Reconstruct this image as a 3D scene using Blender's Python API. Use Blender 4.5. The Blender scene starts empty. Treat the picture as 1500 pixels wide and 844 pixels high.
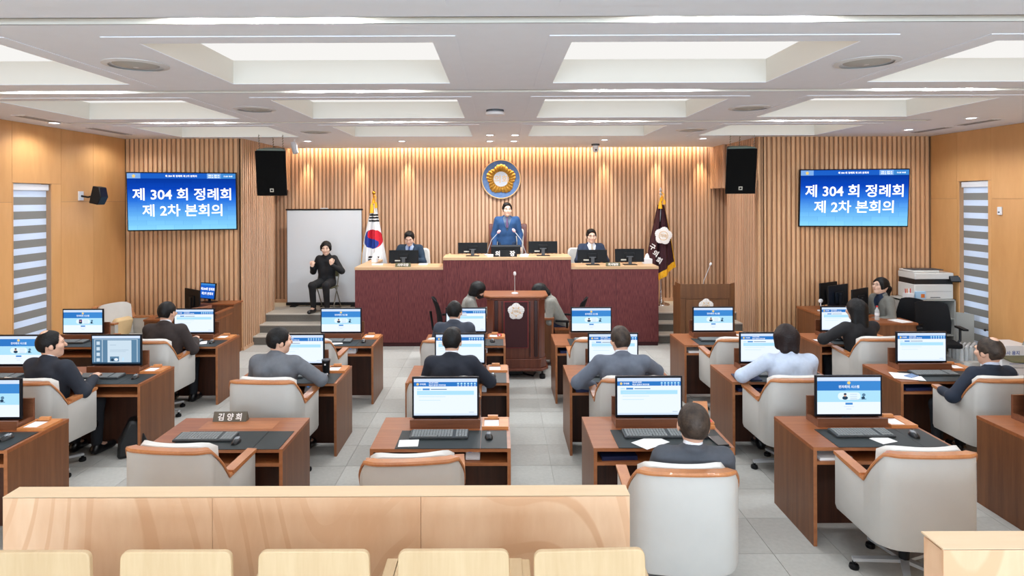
import bpy, math, random
import numpy as np
from mathutils import Matrix, Vector, Euler
random.seed(7); RNG = np.random.default_rng(5)
C = bpy.context.scene.collection
SC = bpy.context.scene
def s2l(c):
    return c/12.92 if c <= .04045 else ((c+.055)/1.055)**2.4
def hx(h):
    h = h.lstrip('#'); return tuple(s2l(int(h[i:i+2], 16)/255) for i in (0, 2, 4)) + (1,)

# ---------------------------------------------------------------- camera, world, light, exposure
F = 900.0; CX = 731.0; CY = 291.0; HC = 2.607; ROLL = .0035
cam = bpy.data.cameras.new('camera'); camo = bpy.data.objects.new('camera', cam); C.objects.link(camo)
cam.lens = F/1500*36; cam.sensor_width = 36; cam.sensor_fit = 'HORIZONTAL'
cam.shift_x = (750-CX)/1500; cam.shift_y = -(422-CY)/1500; cam.clip_start = .05
camo.matrix_world = Matrix.Translation((0, 0, HC)) @ Matrix.Rotation(math.pi/2, 4, 'X') @ Matrix.Rotation(-ROLL, 4, 'Z')
SC.camera = camo
SC.view_settings.view_transform = 'Standard'; SC.view_settings.look = 'None'
SC.view_settings.gamma = 1; SC.view_settings.use_curve_mapping = False
SC.view_settings.exposure = 0.98
W = bpy.data.worlds.new('daylight'); SC.world = W; W.use_nodes = True
W.node_tree.nodes['Background'].inputs[0].default_value = (.88, .94, 1, 1)
W.node_tree.nodes['Background'].inputs[1].default_value = 2.0
PANEL = .49      # luminous ceiling panels
LAMP_W = 9.5      # slot lamps (watt each)
DAY_W = 310       # added daylight fill at the unseen, assumed rear windows
CZ = 3.66          # ceiling height
YB = 12.9          # stage back wall
YS = 10.6          # side slat walls
XL, XR = -6.45, 7.45
def PX(px, Y, py=400): return (px-ROLL*(py-CY)-CX)/F*Y
def PZ(px, py, Y): return HC-(py+ROLL*(px-CX)-CY)/F*Y

# ---------------------------------------------------------------- materials
M = {}
def newmat(name):
    m = bpy.data.materials.new(name); m.use_nodes = True
    nt = m.node_tree; b = nt.nodes['Principled BSDF']; M[name] = m
    return m, nt, b
def flat(name, col, rough=.5, metal=0, var=.0, nscale=8, bump=0, bscale=200, spec=None, trans=0, coat=0, sheen=0, rnd=0):
    m, nt, b = newmat(name); c = hx(col)
    b.inputs['Base Color'].default_value = c; b.inputs['Roughness'].default_value = rough
    b.inputs['Metallic'].default_value = metal
    if spec is not None: b.inputs['Specular IOR Level'].default_value = spec
    if trans: b.inputs['Transmission Weight'].default_value = trans
    if coat: b.inputs['Coat Weight'].default_value = coat
    if sheen: b.inputs['Sheen Weight'].default_value = sheen
    L = nt.links.new
    if var or rnd:
        tc = nt.nodes.new('ShaderNodeTexCoord'); n = nt.nodes.new('ShaderNodeTexNoise'); n.inputs['Scale'].default_value = nscale
        n.inputs['Detail'].default_value = 4
        L(tc.outputs['Object'], n.inputs['Vector'])
        mp = nt.nodes.new('ShaderNodeMapRange'); mp.inputs['From Min'].default_value = .3; mp.inputs['From Max'].default_value = .7
        mp.inputs['To Min'].default_value = 1-var; mp.inputs['To Max'].default_value = 1+var
        L(n.outputs['Fac'], mp.inputs['Value'])
        hs = nt.nodes.new('ShaderNodeHueSaturation'); hs.inputs['Color'].default_value = c
        if rnd:
            oi = nt.nodes.new('ShaderNodeObjectInfo'); r = nt.nodes.new('ShaderNodeMapRange')
            r.inputs['To Min'].default_value = 1-rnd; r.inputs['To Max'].default_value = 1+rnd
            L(oi.outputs['Random'], r.inputs['Value']); mu = nt.nodes.new('ShaderNodeMath'); mu.operation = 'MULTIPLY'
            L(mp.outputs[0], mu.inputs[0]); L(r.outputs[0], mu.inputs[1]); L(mu.outputs[0], hs.inputs['Value'])
        else: L(mp.outputs[0], hs.inputs['Value'])
        L(hs.outputs[0], b.inputs['Base Color'])
    if bump:
        tc = nt.nodes.new('ShaderNodeTexCoord'); n = nt.nodes.new('ShaderNodeTexNoise'); n.inputs['Scale'].default_value = bscale
        n.inputs['Detail'].default_value = 2
        L(tc.outputs['Object'], n.inputs['Vector'])
        bp = nt.nodes.new('ShaderNodeBump'); bp.inputs['Strength'].default_value = bump; bp.inputs['Distance'].default_value = .004
        L(n.outputs['Fac'], bp.inputs['Height']); L(bp.outputs[0], b.inputs['Normal'])
    return m
def wood(name, c1, c2, scl=(14, 14, .8), rough=.4, rnd=.06, rings=0, coat=0, fine=.5):
    """veneer: noise stretched along the grain between two tones, optional cathedral rings, per-piece tone"""
    m, nt, b = newmat(name); L = nt.links.new; N = nt.nodes.new
    tc = N('ShaderNodeTexCoord'); oi = N('ShaderNodeObjectInfo'); ad = N('ShaderNodeVectorMath'); ad.operation = 'ADD'
    sc = N('ShaderNodeVectorMath'); sc.operation = 'SCALE'; sc.inputs[0].default_value = (7, 5, 3); L(oi.outputs['Random'], sc.inputs['Scale'])
    L(tc.outputs['Object'], ad.inputs[0]); L(sc.outputs[0], ad.inputs[1])
    mp = N('ShaderNodeMapping'); mp.inputs['Scale'].default_value = scl; L(ad.outputs[0], mp.inputs['Vector'])
    n = N('ShaderNodeTexNoise'); n.inputs['Scale'].default_value = 1; n.inputs['Detail'].default_value = 5; n.inputs['Distortion'].default_value = .4
    L(mp.outputs[0], n.inputs['Vector'])
    mp2 = N('ShaderNodeMapping'); mp2.inputs['Scale'].default_value = tuple(8*v for v in scl); L(ad.outputs[0], mp2.inputs['Vector'])
    n2 = N('ShaderNodeTexNoise'); n2.inputs['Scale'].default_value = 1; n2.inputs['Detail'].default_value = 3; L(mp2.outputs[0], n2.inputs['Vector'])
    mx = N('ShaderNodeMix'); mx.inputs[0].default_value = fine*.6; L(n.outputs['Fac'], mx.inputs[2]); L(n2.outputs['Fac'], mx.inputs[3])
    fac = mx.outputs[0]
    if rings:
        mp3 = N('ShaderNodeMapping'); mp3.inputs['Scale'].default_value = tuple(rings*v for v in scl); L(ad.outputs[0], mp3.inputs['Vector'])
        n3 = N('ShaderNodeTexNoise'); n3.inputs['Scale'].default_value = 1; n3.inputs['Detail'].default_value = 1; L(mp3.outputs[0], n3.inputs['Vector'])
        mu = N('ShaderNodeMath'); mu.operation = 'MULTIPLY'; mu.inputs[1].default_value = 130; L(n3.outputs['Fac'], mu.inputs[0])
        si = N('ShaderNodeMath'); si.operation = 'SINE'; L(mu.outputs[0], si.inputs[0])
        mr = N('ShaderNodeMapRange'); mr.inputs['From Min'].default_value = .7; mr.inputs['From Max'].default_value = 1; mr.inputs['To Max'].default_value = .36
        L(si.outputs[0], mr.inputs['Value'])
        su = N('ShaderNodeMath'); su.operation = 'SUBTRACT'; L(fac, su.inputs[0]); L(mr.outputs[0], su.inputs[1]); fac = su.outputs[0]
    cr = N('ShaderNodeValToRGB'); cr.color_ramp.elements[0].position = .34; cr.color_ramp.elements[1].position = .66
    cr.color_ramp.elements[0].color = hx(c1); cr.color_ramp.elements[1].color = hx(c2); L(fac, cr.inputs[0])
    hs = N('ShaderNodeHueSaturation'); r = N('ShaderNodeMapRange'); r.inputs['To Min'].default_value = 1-rnd; r.inputs['To Max'].default_value = 1+rnd
    L(oi.outputs['Random'], r.inputs['Value']); L(r.outputs[0], hs.inputs['Value']); L(cr.outputs[0], hs.inputs['Color'])
    L(hs.outputs[0], b.inputs['Base Color']); b.inputs['Roughness'].default_value = rough
    if coat: b.inputs['Coat Weight'].default_value = coat
    return m
def emit(name, col, st=1.0):
    m = bpy.data.materials.new(name); m.use_nodes = True; nt = m.node_tree
    for n in list(nt.nodes):
        if n.type == 'BSDF_PRINCIPLED': nt.nodes.remove(n)
    e = nt.nodes.new('ShaderNodeEmission'); e.inputs[0].default_value = hx(col); e.inputs[1].default_value = st
    nt.links.new(e.outputs[0], nt.nodes['Material Output'].inputs[0]); M[name] = m; return m

flat('ceiling_paint', '#edf2fb', .8, var=.01)
flat('coffer_paint', '#dfdcd4', .8)
emit('luminous', '#fbf9f6', PANEL)
emit('lamp_face', '#f4f8ff', 9)
emit('warm_strip', '#ffc98a', 5)
wood('veneer', '#d59c60', '#e4ad71', (2.2, 2.2, .5), .45, .045, fine=.3)
wood('slat_wood', '#bf9575', '#d6b090', (9, 9, .8), .45, .09)
flat('slat_back', '#a8805f', .7)
wood('slat_side', '#cf9e73', '#e6b98f', (9, 9, .8), .45, .07)
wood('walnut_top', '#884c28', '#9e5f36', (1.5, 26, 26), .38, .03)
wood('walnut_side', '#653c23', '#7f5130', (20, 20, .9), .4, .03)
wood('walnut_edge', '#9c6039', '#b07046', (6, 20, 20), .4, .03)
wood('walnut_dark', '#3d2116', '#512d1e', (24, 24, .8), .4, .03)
wood('walnut_lid', '#6c4029', '#7f4e34', (2, 26, 26), .38, .03)
wood('tray_wood', '#c37a43', '#d18d54', (3, 22, 22), .4, .03)
wood('rim_wood', '#b06f42', '#c68555', (8, 8, 8), .3, .05, coat=.3)
wood('podium_wood', '#562414', '#773b24', (22, 22, .9), .3, .02, coat=.15)
flat('podium_dark', '#331512', .35)
wood('lectern_wood', '#5c3820', '#79502f', (18, 18, .9), .4, .02)
wood('maple', '#dcb08a', '#ecc9a6', (3.0, 3.0, .8), .5, .03, rings=.28, coat=0, fine=.35)
wood('maple_top', '#dcbf9a', '#e3c8a6', (.6, 6, 6), .6, .01)
wood('seat_ply', '#c2a47c', '#cdb28b', (10, 2, .9), .5, .02)
wood('counter_wood', '#d0a67a', '#dcb78e', (2, 16, 16), .4, .01)
def fabric_wall():
    m, nt, b = newmat('maroon'); L = nt.links.new; N = nt.nodes.new
    tc = N('ShaderNodeTexCoord'); mp = N('ShaderNodeMapping'); mp.inputs['Scale'].default_value = (120, 120, 9); L(tc.outputs['Object'], mp.inputs[0])
    n = N('ShaderNodeTexNoise'); n.inputs['Scale'].default_value = 1; n.inputs['Detail'].default_value = 4; L(mp.outputs[0], n.inputs['Vector'])
    cr = N('ShaderNodeValToRGB'); cr.color_ramp.elements[0].position = .35; cr.color_ramp.elements[1].position = .65
    cr.color_ramp.elements[0].color = hx('#5c2d31'); cr.color_ramp.elements[1].color = hx('#7d4443'); L(n.outputs['Fac'], cr.inputs[0])
    L(cr.outputs[0], b.inputs['Base Color']); b.inputs['Roughness'].default_value = .75; b.inputs['Specular IOR Level'].default_value = .25
fabric_wall()
flat('upholstery', '#c1beb8', .6, var=.02, bump=.15, bscale=400)
flat('cushion_white', '#dddad4', .6, var=.02)
flat('yellow_cushion', '#e8c896', .8, var=.03)
flat('alu', '#cfd1d4', .3, .55); flat('chrome', '#d6d6d8', .12, 1)
flat('black_plastic', '#101114', .4, spec=.3); flat('black_mesh', '#141518', .8, spec=.2, var=.1, nscale=60)
flat('bezel', '#10131a', .3, spec=.3); flat('grey_plastic', '#4a4d52', .5); flat('monitor_back', '#0c0d10', .5, spec=.25)
flat('kb_body', '#33373a', .5); flat('kb_keys', '#888c8c', .6)
flat('mouse_black', '#16181b', .3); flat('mouse_grey', '#8f949a', .25, .3)
flat('mat_black', '#292f30', .5, spec=.3, var=.03); flat('paper', '#f0efee', .8); flat('white_plastic', '#e6e6e8', .35)
flat('sticker', '#cfcdc0', .6); flat('navy_folder', '#15224c', .5); flat('gold', '#c8932f', .25, 1)
flat('gold_leaf', '#c0923e', .35, .5); flat('gold_trim', '#e3b878', .4)
flat('emblem_blue', '#5a7cae', .6, var=.15, nscale=14); flat('emblem_grey', '#c8cdd6', .5)
flat('velvet', '#3a0c12', .8, sheen=.2); flat('velvet_trim', '#8b1a20', .5); flat('white_emb', '#efe9e4', .6)
flat('skin', '#dcae94', .5); flat('skin_light', '#e8c0a8', .5); flat('lip', '#b5655a', .5)
flat('hair_black', '#0e0c0c', .55, spec=.3, var=.35, nscale=60, bump=.9, bscale=70); flat('hair_brown', '#1f1312', .55, spec=.3, var=.35, nscale=60, bump=.9, bscale=70)
flat('hair_grey', '#372c24', .55, spec=.35, var=.6, nscale=22, bump=.9, bscale=70)
flat('eye_dark', '#1a1210', .3); flat('mask_black', '#17171a', .8); flat('shoe', '#121215', .3)
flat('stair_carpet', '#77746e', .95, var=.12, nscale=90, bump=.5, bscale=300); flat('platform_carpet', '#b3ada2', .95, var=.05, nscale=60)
flat('nosing', '#cfc9bf', .6)
flat('carpet', '#bfbeb8', .95, var=.05, nscale=30, bump=.35, bscale=260, rnd=.05)
flat('carpet_b', '#b3b1ab', .95, var=.05, nscale=30, bump=.35, bscale=260, rnd=.05)
flat('screen_cloth', '#d6d8da', .9); flat('flag_white', '#efefef', .8); flat('flag_red', '#d01f35', .8); flat('flag_blue', '#1c3c96', .8)
flat('flag_black', '#16161a', .8); flat('fringe', '#eeae1a', .6, var=.2, nscale=60); flat('flag_maroon', '#38101a', .85)
flat('blind_grey', '#8b8984', .8); flat('cabinet_grey', '#b4b3ad', .5); flat('olive', '#5d5a3c', .6); flat('tube_grey', '#7d7a70', .35, .6)
flat('printer_white', '#dcdad5', .45); flat('printer_dark', '#1c1e22', .3); flat('tissue_blue', '#a9cbe6', .6); flat('orange', '#e07a2c', .6)
flat('plate_brown', '#5f5648', .45)
flat('red', '#c8322c', .5); flat('wall_paint', '#d8d0c2', .8); flat('speaker_cloth', '#0a0b0c', .9, spec=.15, bump=.3, bscale=500)
flat('green_bracket', '#6e8078', .5, .3); flat('pink', '#f0c0c8', .6); flat('blue_text', '#2c4ea0', .6); flat('cup', '#ece8df', .7); flat('vent_dark', '#8a8a8a', .7)
flat('vent_white', '#dcdcdc', .6); flat('bag_black', '#111214', .5, var=.2, nscale=20); flat('phone_blue', '#6f8db8', .2)
flat('glass_door', '#dfe8ee', .03, trans=1)
def clear():
    m, nt, b = newmat('clear'); b.inputs['Transmission Weight'].default_value = .55; b.inputs['Roughness'].default_value = .15
    b.inputs['IOR'].default_value = 1.05; b.inputs['Base Color'].default_value = (.93, .96, .97, 1)
clear()
def blind_cloth():
    m, nt, b = newmat('blind_white'); b.inputs['Base Color'].default_value = hx('#e6ebf2'); b.inputs['Roughness'].default_value = .8
    t = nt.nodes.new('ShaderNodeBsdfTranslucent'); t.inputs[0].default_value = (.85, .9, 1, 1); mx = nt.nodes.new('ShaderNodeMixShader'); mx.inputs[0].default_value = .5
    nt.links.new(b.outputs[0], mx.inputs[1]); nt.links.new(t.outputs[0], mx.inputs[2]); nt.links.new(mx.outputs[0], nt.nodes['Material Output'].inputs[0])
blind_cloth()
for n, c, s in (('ui_white', '#e4eefc', 1), ('ui_bar', '#ccdcf6', 1), ('ui_blue', '#2f74bf', 1), ('ui_blue2', '#3f86cc', 1), ('ui_light', '#a9daf2', 1), ('ui_pale', '#b9dcf4', 1),
                ('ui_grey', '#a9bccd', 1), ('ui_dark', '#2a4258', 1), ('ui_text', '#f4f8ff', 1), ('ui_gold', '#e8c878', 1), ('ui_purple', '#6a2f84', 1), ('ui_pill', '#dceefb', 1), ('ui_slate', '#5b7f9c', 1), ('ui_doc', '#c4d6e4', 1), ('ui_skin', '#d8a890', 1),
                ('tv_bar', '#1c5cc0', 1), ('tv_bar2', '#7aa8e4', 1), ('tv_text', '#ffffff', 1.3)):
    emit(n, c, s*.58)
def tv_mat():
    m = emit('tv_screen', '#2060d0', .55); nt = m.node_tree; L = nt.links.new; N = nt.nodes.new; e = [n for n in nt.nodes if n.type == 'EMISSION'][0]
    tc = N('ShaderNodeTexCoord'); sx = N('ShaderNodeSeparateXYZ'); L(tc.outputs['Object'], sx.inputs[0])
    mr = N('ShaderNodeMapRange'); mr.inputs['From Min'].default_value = -.5; mr.inputs['From Max'].default_value = .5; L(sx.outputs['Z'], mr.inputs['Value'])
    cr = N('ShaderNodeValToRGB'); el = cr.color_ramp.elements; el[0].color = hx('#8fdcff'); el[1].color = hx('#063088')
    a = el.new(.3); a.color = hx('#62aef4'); a = el.new(.52); a.color = hx('#2a74e0'); a = el.new(.72); a.color = hx('#0c46bc'); L(mr.outputs[0], cr.inputs[0])
    br = N('ShaderNodeTexBrick'); br.inputs['Scale'].default_value = 3; br.inputs['Mortar Size'].default_value = .004; br.inputs['Color1'].default_value = (1, 1, 1, 1); br.inputs['Color2'].default_value = (.86, .9, .94, 1); br.inputs['Mortar'].default_value = (.6, .7, .85, 1)
    cb = N('ShaderNodeCombineXYZ'); L(sx.outputs['X'], cb.inputs[0]); L(sx.outputs['Z'], cb.inputs[1]); L(cb.outputs[0], br.inputs['Vector'])
    mx = N('ShaderNodeMix'); mx.data_type = 'RGBA'; mx.blend_type = 'MULTIPLY'; mx.inputs[0].default_value = .9; L(cr.outputs[0], mx.inputs[6]); L(br.outputs[0], mx.inputs[7]); L(mx.outputs[2], e.inputs[0])
tv_mat()

# ---------------------------------------------------------------- mesh helpers
class MB:
    def __init__(s): s.v = []; s.f = []; s.m = []
    def add(s, vs, fs, mi=0, mat=None):
        o = len(s.v)
        if mat is not None: vs = [tuple(mat @ Vector(v)) for v in vs]
        s.v += [tuple(v) for v in vs]; s.f += [tuple(i+o for i in f) for f in fs]; s.m += [mi]*len(fs); return s
    def box(s, x0, x1, y0, y1, z0, z1, mi=0, mat=None):
        vs = [(x, y, z) for x in (x0, x1) for y in (y0, y1) for z in (z0, z1)]
        return s.add(vs, [(0, 1, 3, 2), (4, 6, 7, 5), (0, 4, 5, 1), (2, 3, 7, 6), (0, 2, 6, 4), (1, 5, 7, 3)], mi, mat)
    def prism(s, poly, a, b, axis='y', mi=0, mat=None):
        n = len(poly)
        def P(p, t): return {'y': (p[0], t, p[1]), 'z': (p[0], p[1], t), 'x': (t, p[0], p[1])}[axis]
        vs = [P(p, a) for p in poly]+[P(p, b) for p in poly]
        fs = [tuple(range(n)), tuple(range(2*n-1, n-1, -1))]+[(i, i+n, (i+1) % n+n, (i+1) % n) for i in range(n)]
        return s.add(vs, fs, mi, mat)
    def lathe(s, prof, n=20, mi=0, mat=None, closed=True):
        vs = []; fs = []
        for r, z in prof:
            for k in range(n):
                a = 2*math.pi*k/n; vs.append((r*math.cos(a), r*math.sin(a), z))
        for i in range(len(prof)-1):
            for k in range(n):
                fs.append((i*n+k, i*n+(k+1) % n, (i+1)*n+(k+1) % n, (i+1)*n+k))
        if closed: fs += [tuple(range(n-1, -1, -1)), tuple((len(prof)-1)*n+k for k in range(n))]
        return s.add(vs, fs, mi, mat)
    def tube(s, pts, r, n=8, mi=0, mat=None):
        pts = [Vector(p) for p in pts]; rs = r if isinstance(r, (list, tuple)) else [r]*len(pts); vs = []; fs = []
        up = None
        for i, p in enumerate(pts):
            d = (pts[min(i+1, len(pts)-1)]-pts[max(i-1, 0)]).normalized()
            if up is None: up = Vector((0, 0, 1)) if abs(d.z) < .9 else Vector((1, 0, 0))
            a = d.cross(up).normalized(); b = a.cross(d).normalized(); up = b
            for k in range(n):
                t = 2*math.pi*k/n; vs.append(p+(a*math.cos(t)+b*math.sin(t))*rs[i])
        for i in range(len(pts)-1):
            for k in range(n): fs.append((i*n+k, (i+1)*n+k, (i+1)*n+(k+1) % n, i*n+(k+1) % n))
        fs += [tuple(range(n)), tuple((len(pts)-1)*n+k for k in range(n-1, -1, -1))]
        return s.add(vs, fs, mi, mat)
    def ball(s, c, r, n=12, mi=0, mat=None):
        rr = r if isinstance(r, (tuple, list)) else (r, r, r); vs = []; fs = []
        h = n//2
        for i in range(1, h):
            t = math.pi*i/h
            for k in range(n):
                a = 2*math.pi*k/n; vs.append((c[0]+rr[0]*math.sin(t)*math.cos(a), c[1]+rr[1]*math.sin(t)*math.sin(a), c[2]+rr[2]*math.cos(t)))
        vs += [(c[0], c[1], c[2]+rr[2]), (c[0], c[1], c[2]-rr[2])]; T = len(vs)-2
        for i in range(h-2):
            for k in range(n): fs.append((i*n+k, (i+1)*n+k, (i+1)*n+(k+1) % n, i*n+(k+1) % n))
        for k in range(n): fs.append((T, k, (k+1) % n)); fs.append((T+1, (h-2)*n+(k+1) % n, (h-2)*n+k))
        return s.add(vs, fs, mi, mat)
    def mesh(s, name, mats, smooth=True, ang=35):
        me = bpy.data.meshes.new(name); me.from_pydata(s.v, [], s.f)
        for m in mats: me.materials.append(M[m])
        if len(mats) > 1: me.polygons.foreach_set('material_index', s.m)
        me.validate(); me.update()
        if smooth: me.shade_smooth(); me.set_sharp_from_angle(angle=math.radians(ang))
        return me
    def build(s, name, mats, parent=None, bevel=0, smooth=True, **k):
        if isinstance(mats, str): mats = [mats]
        o = bpy.data.objects.new(name, s.mesh(name, mats, smooth)); C.objects.link(o); o.parent = parent
        if bevel:
            b = o.modifiers.new('bevel', 'BEVEL'); b.width = bevel; b.segments = 2; b.limit_method = 'ANGLE'; b.angle_limit = math.radians(50)
        for a, b_ in k.items(): o[a] = b_
        return o
def tag(o, label=None, cat=None, group=None, kind=None):
    if label: o['label'] = label
    if cat: o['category'] = cat
    if group: o['group'] = group
    if kind: o['kind'] = kind
    return o
def thing(name, label, cat, loc=(0, 0, 0), rz=0, group=None):
    o = bpy.data.objects.new(name, None); C.objects.link(o); o.location = loc; o.rotation_euler = (0, 0, rz)
    o.empty_display_size = .1
    return tag(o, label, cat, group)
def struct(name, mb, mats, parent=None, **k):
    o = mb.build(name, mats, parent, **k)
    if parent is None: o['kind'] = 'structure'
    return o
def sempty(name):
    o = bpy.data.objects.new(name, None); C.objects.link(o); o['kind'] = 'structure'; return o
def inst(name, me, parent=None, loc=(0, 0, 0), rz=0):
    o = bpy.data.objects.new(name, me); C.objects.link(o); o.parent = parent; o.location = loc; o.rotation_euler = (0, 0, rz); return o
def kids(o): return [c for c in list(C.objects) if c.parent == o]
def copy_tree(o, parent=None):
    c = o.copy(); C.objects.link(c)
    if parent: c.parent = parent
    for ch in o.children: copy_tree(ch, c)
    return c
def clone(o, label, loc, rz=0, group=None):
    c = copy_tree(o); c.location = loc; c.rotation_euler = (0, 0, rz); c['label'] = label
    if group: c['group'] = group
    return c
def text_geo(body, size, off=.012, ext=0):
    """flat letters, returned as verts, faces in the XZ plane centred on the origin"""
    cu = bpy.data.curves.new('txt', 'FONT'); cu.body = body; cu.size = size; cu.offset = off*size; cu.extrude = ext
    cu.align_x = 'CENTER'; cu.align_y = 'CENTER'; cu.resolution_u = 3
    o = bpy.data.objects.new('txt', cu); C.objects.link(o); dg = bpy.context.evaluated_depsgraph_get(); dg.update()
    me = bpy.data.meshes.new_from_object(o.evaluated_get(dg)); vs = [(v.co.x, -v.co.z, v.co.y) for v in me.vertices]
    fs = [tuple(p.vertices) for p in me.polygons]
    bpy.data.objects.remove(o); bpy.data.curves.remove(cu); bpy.data.meshes.remove(me)
    if vs:
        zs = [v[2] for v in vs]; xs = [v[0] for v in vs]; cz = (min(zs)+max(zs))/2; cx = (min(xs)+max(xs))/2
        vs = [(v[0]-cx, v[1], v[2]-cz) for v in vs]
    return vs, fs
def mbtext(mb, body, size, x, y, z, mi=0, off=.012, mat=None, ext=0):
    vs, fs = text_geo(body, size, off, ext); vs = [(v[0]+x, v[1]+y, v[2]+z) for v in vs]
    mb.add(vs, fs, mi, mat); return mb

# ---------------------------------------------------------------- the setting
# floor: base slab plus carpet tiles
fl = sempty('floor')
MB().box(XL-.3, XR+.3, -4.3, 13.3, -.12, -.006).build('subfloor', 'carpet', fl, smooth=False)
tile = MB().box(0, .496, 0, .496, -.006, 0).mesh('carpet_tile', ['carpet'], False)
tile2 = MB().box(0, .496, 0, .496, -.006, 0).mesh('carpet_tile', ['carpet_b'], False)
rest = MB()
x = XL+.45-.5
ix = 0
while x < XR:
    iy = 0; y = -4.0
    while y < 11.0:
        xa, xb, ya, yb = max(x, XL), min(x+.496, XR), y, y+.496
        if -5.5 <= x <= 5.1 and 4.0 <= y < 10.8 and xb-xa > .49:
            inst('carpet_tile', tile if (ix*7+iy*3+ix*iy) % 3 else tile2, fl, (x, y, 0))
        else: rest.box(xa, xb, ya, yb, -.006, 0)
        y += .5; iy += 1
    x += .5; ix += 1
o = rest.build('carpet_field', 'carpet', fl, smooth=False); o['kind'] = 'stuff'

# ceiling with coffers and slots
cxs = [(-5.31, -3.35), (-2.41, -.44), (.49, 2.43), (3.34, 5.29)]
cys = [(-3.05, -1.6), (-.68, .78), (1.7, 3.18), (4.12, 5.58), (6.49, 7.97), (8.86, 10.3)]
slots = [-1.2, 1.2, 3.56, 5.95, 8.36]; SW = .12; SX = (-5.9, 5.9)
xb = sorted({XL-.3, XR+.3, SX[0], SX[1]} | {v for c in cxs for v in c}); yb = sorted({-4.3, YB-.22} | {v for c in cys for v in c} | {v for s in slots for v in (s, s+SW)})
ce = MB()
for i in range(len(xb)-1):
    for j in range(len(yb)-1):
        mx, my = (xb[i]+xb[i+1])/2, (yb[j]+yb[j+1])/2
        if any(a < mx < b for a, b in cxs) and any(a < my < b for a, b in cys): continue
        if SX[0] < mx < SX[1] and any(s < my < s+SW for s in slots): continue
        ce.add([(xb[i], yb[j], CZ), (xb[i+1], yb[j], CZ), (xb[i+1], yb[j+1], CZ), (xb[i], yb[j+1], CZ)], [(0, 3, 2, 1)])
ceil = struct('ceiling', ce, 'ceiling_paint', smooth=False)
# closed plenum above and the cove over the stage wall
MB().box(XL-.3, XR+.3, -4.3, YB+.5, CZ+.42, CZ+.5).build('roof_slab', 'ceiling_paint', ceil, smooth=False)
MB().box(XL, XR, YB-.22, YB-.2, CZ-.0, CZ+.42).build('cove_upstand', 'ceiling_paint', ceil, smooth=False)
up = MB()
for s in slots:
    up.box(SX[0], SX[1], s-.01, s, CZ, CZ+.1).box(SX[0], SX[1], s+SW, s+SW+.01, CZ, CZ+.1).box(SX[0], SX[1], s-.01, s+SW+.01, CZ+.1, CZ+.11)
    up.box(SX[0]-.01, SX[0], s, s+SW, CZ, CZ+.1).box(SX[1], SX[1]+.01, s, s+SW, CZ, CZ+.1)
up.build('slot_channel', 'coffer_paint', ceil, smooth=False)
rown = ['far behind', 'behind', 'just above', 'front', 'middle', 'rear']; coln = ['leftmost', 'second from left', 'third from left', 'rightmost']
fr = MB()
for j, (y0, y1) in enumerate(cys):
    for i, (x0, x1) in enumerate(cxs):
        t = thing('coffer_light', 'square luminous ceiling coffer, %s of the %s row' % (coln[i], rown[j]), 'ceiling light', ((x0+x1)/2, (y0+y1)/2, CZ), 0, 'luminous coffers in the ceiling')
        a, b = (x1-x0)/2, (y1-y0)/2; H = .21; w = MB()
        w.box(-a-.02, -a, -b-.02, b+.02, 0, H+.02).box(a, a+.02, -b-.02, b+.02, 0, H+.02).box(-a, a, -b-.02, -b, 0, H+.02).box(-a, a, b, b+.02, 0, H+.02)
        w.build('coffer_wall', 'coffer_paint', t, smooth=False)
        MB().box(-a-.02, a+.02, -b-.02, b+.02, H, H+.02).build('luminous_panel', 'luminous', t, smooth=False)
        g = .16
        for (p, q, r_, s_) in ((x0-g, x0-.0, y0-g, y1+g), (x1, x1+g, y0-g, y1+g), (x0, x1, y0-g, y0), (x0, x1, y1, y1+g)): fr.box(p, q, r_, s_, CZ-.005, CZ)
fr.build('coffer_border', 'ceiling_paint', ceil, smooth=False)
# lamps in the slots
lamp_me = MB().lathe([(.045, 0), (.045, .012)], 16).mesh('slot_lamp', ['lamp_face'], False)
ld = bpy.data.lights.new('slot_spot', 'SPOT'); ld.energy = LAMP_W; ld.spot_size = math.radians(172); ld.spot_blend = .15; ld.shadow_soft_size = .05; ld.color = (.88, .94, 1)
ldr = ld.copy(); ldr.energy = LAMP_W*1.75
for s in slots:
    for x in (-4.65, -4.25, -3.85, -1.8, -1.4, -1.0, 1.0, 1.4, 1.8, 3.85, 4.25, 4.65):
        o = inst('slot_lamp', lamp_me, None, (x, s+SW/2, CZ+.07))
        xi = [-4.65, -4.25, -3.85, -1.8, -1.4, -1.0, 1.0, 1.4, 1.8, 3.85, 4.25, 4.65].index(x)
        tag(o, 'small round slot lamp, %s of the %s three in the %s slot' % (['left', 'middle', 'right'][xi % 3], ['leftmost', 'left centre', 'right centre', 'rightmost'][xi//3], {-1.2: 'second unseen', 1.2: 'overhead unseen', 3.56: 'nearest', 5.95: 'middle', 8.36: 'farthest'}[s]), 'lamp', 'lamps in the ceiling slots')
        l = bpy.data.objects.new('slot_lamp_light', ldr if s > 5 else ld); C.objects.link(l); l.parent = o; l.location = (0, 0, -.015)
dl = MB().lathe([(.06, .002), (.06, .02)], 20, 0).lathe([(.062, .0), (.085, -.006), (.085, .003), (.062, .003)], 20, 1, closed=False)
dme = dl.mesh('downlight', ['lamp_face', 'vent_white'], True)
ld2 = bpy.data.lights.new('downlight_spot', 'SPOT'); ld2.energy = 46; ld2.spot_size = math.radians(160); ld2.spot_blend = .5; ld2.shadow_soft_size = .06; ld2.color = (.93, .97, 1)
ld3 = ld2.copy(); ld3.energy = 17; ld3.shadow_soft_size = .12; ld4 = ld3.copy(); ld4.energy = 34
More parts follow.
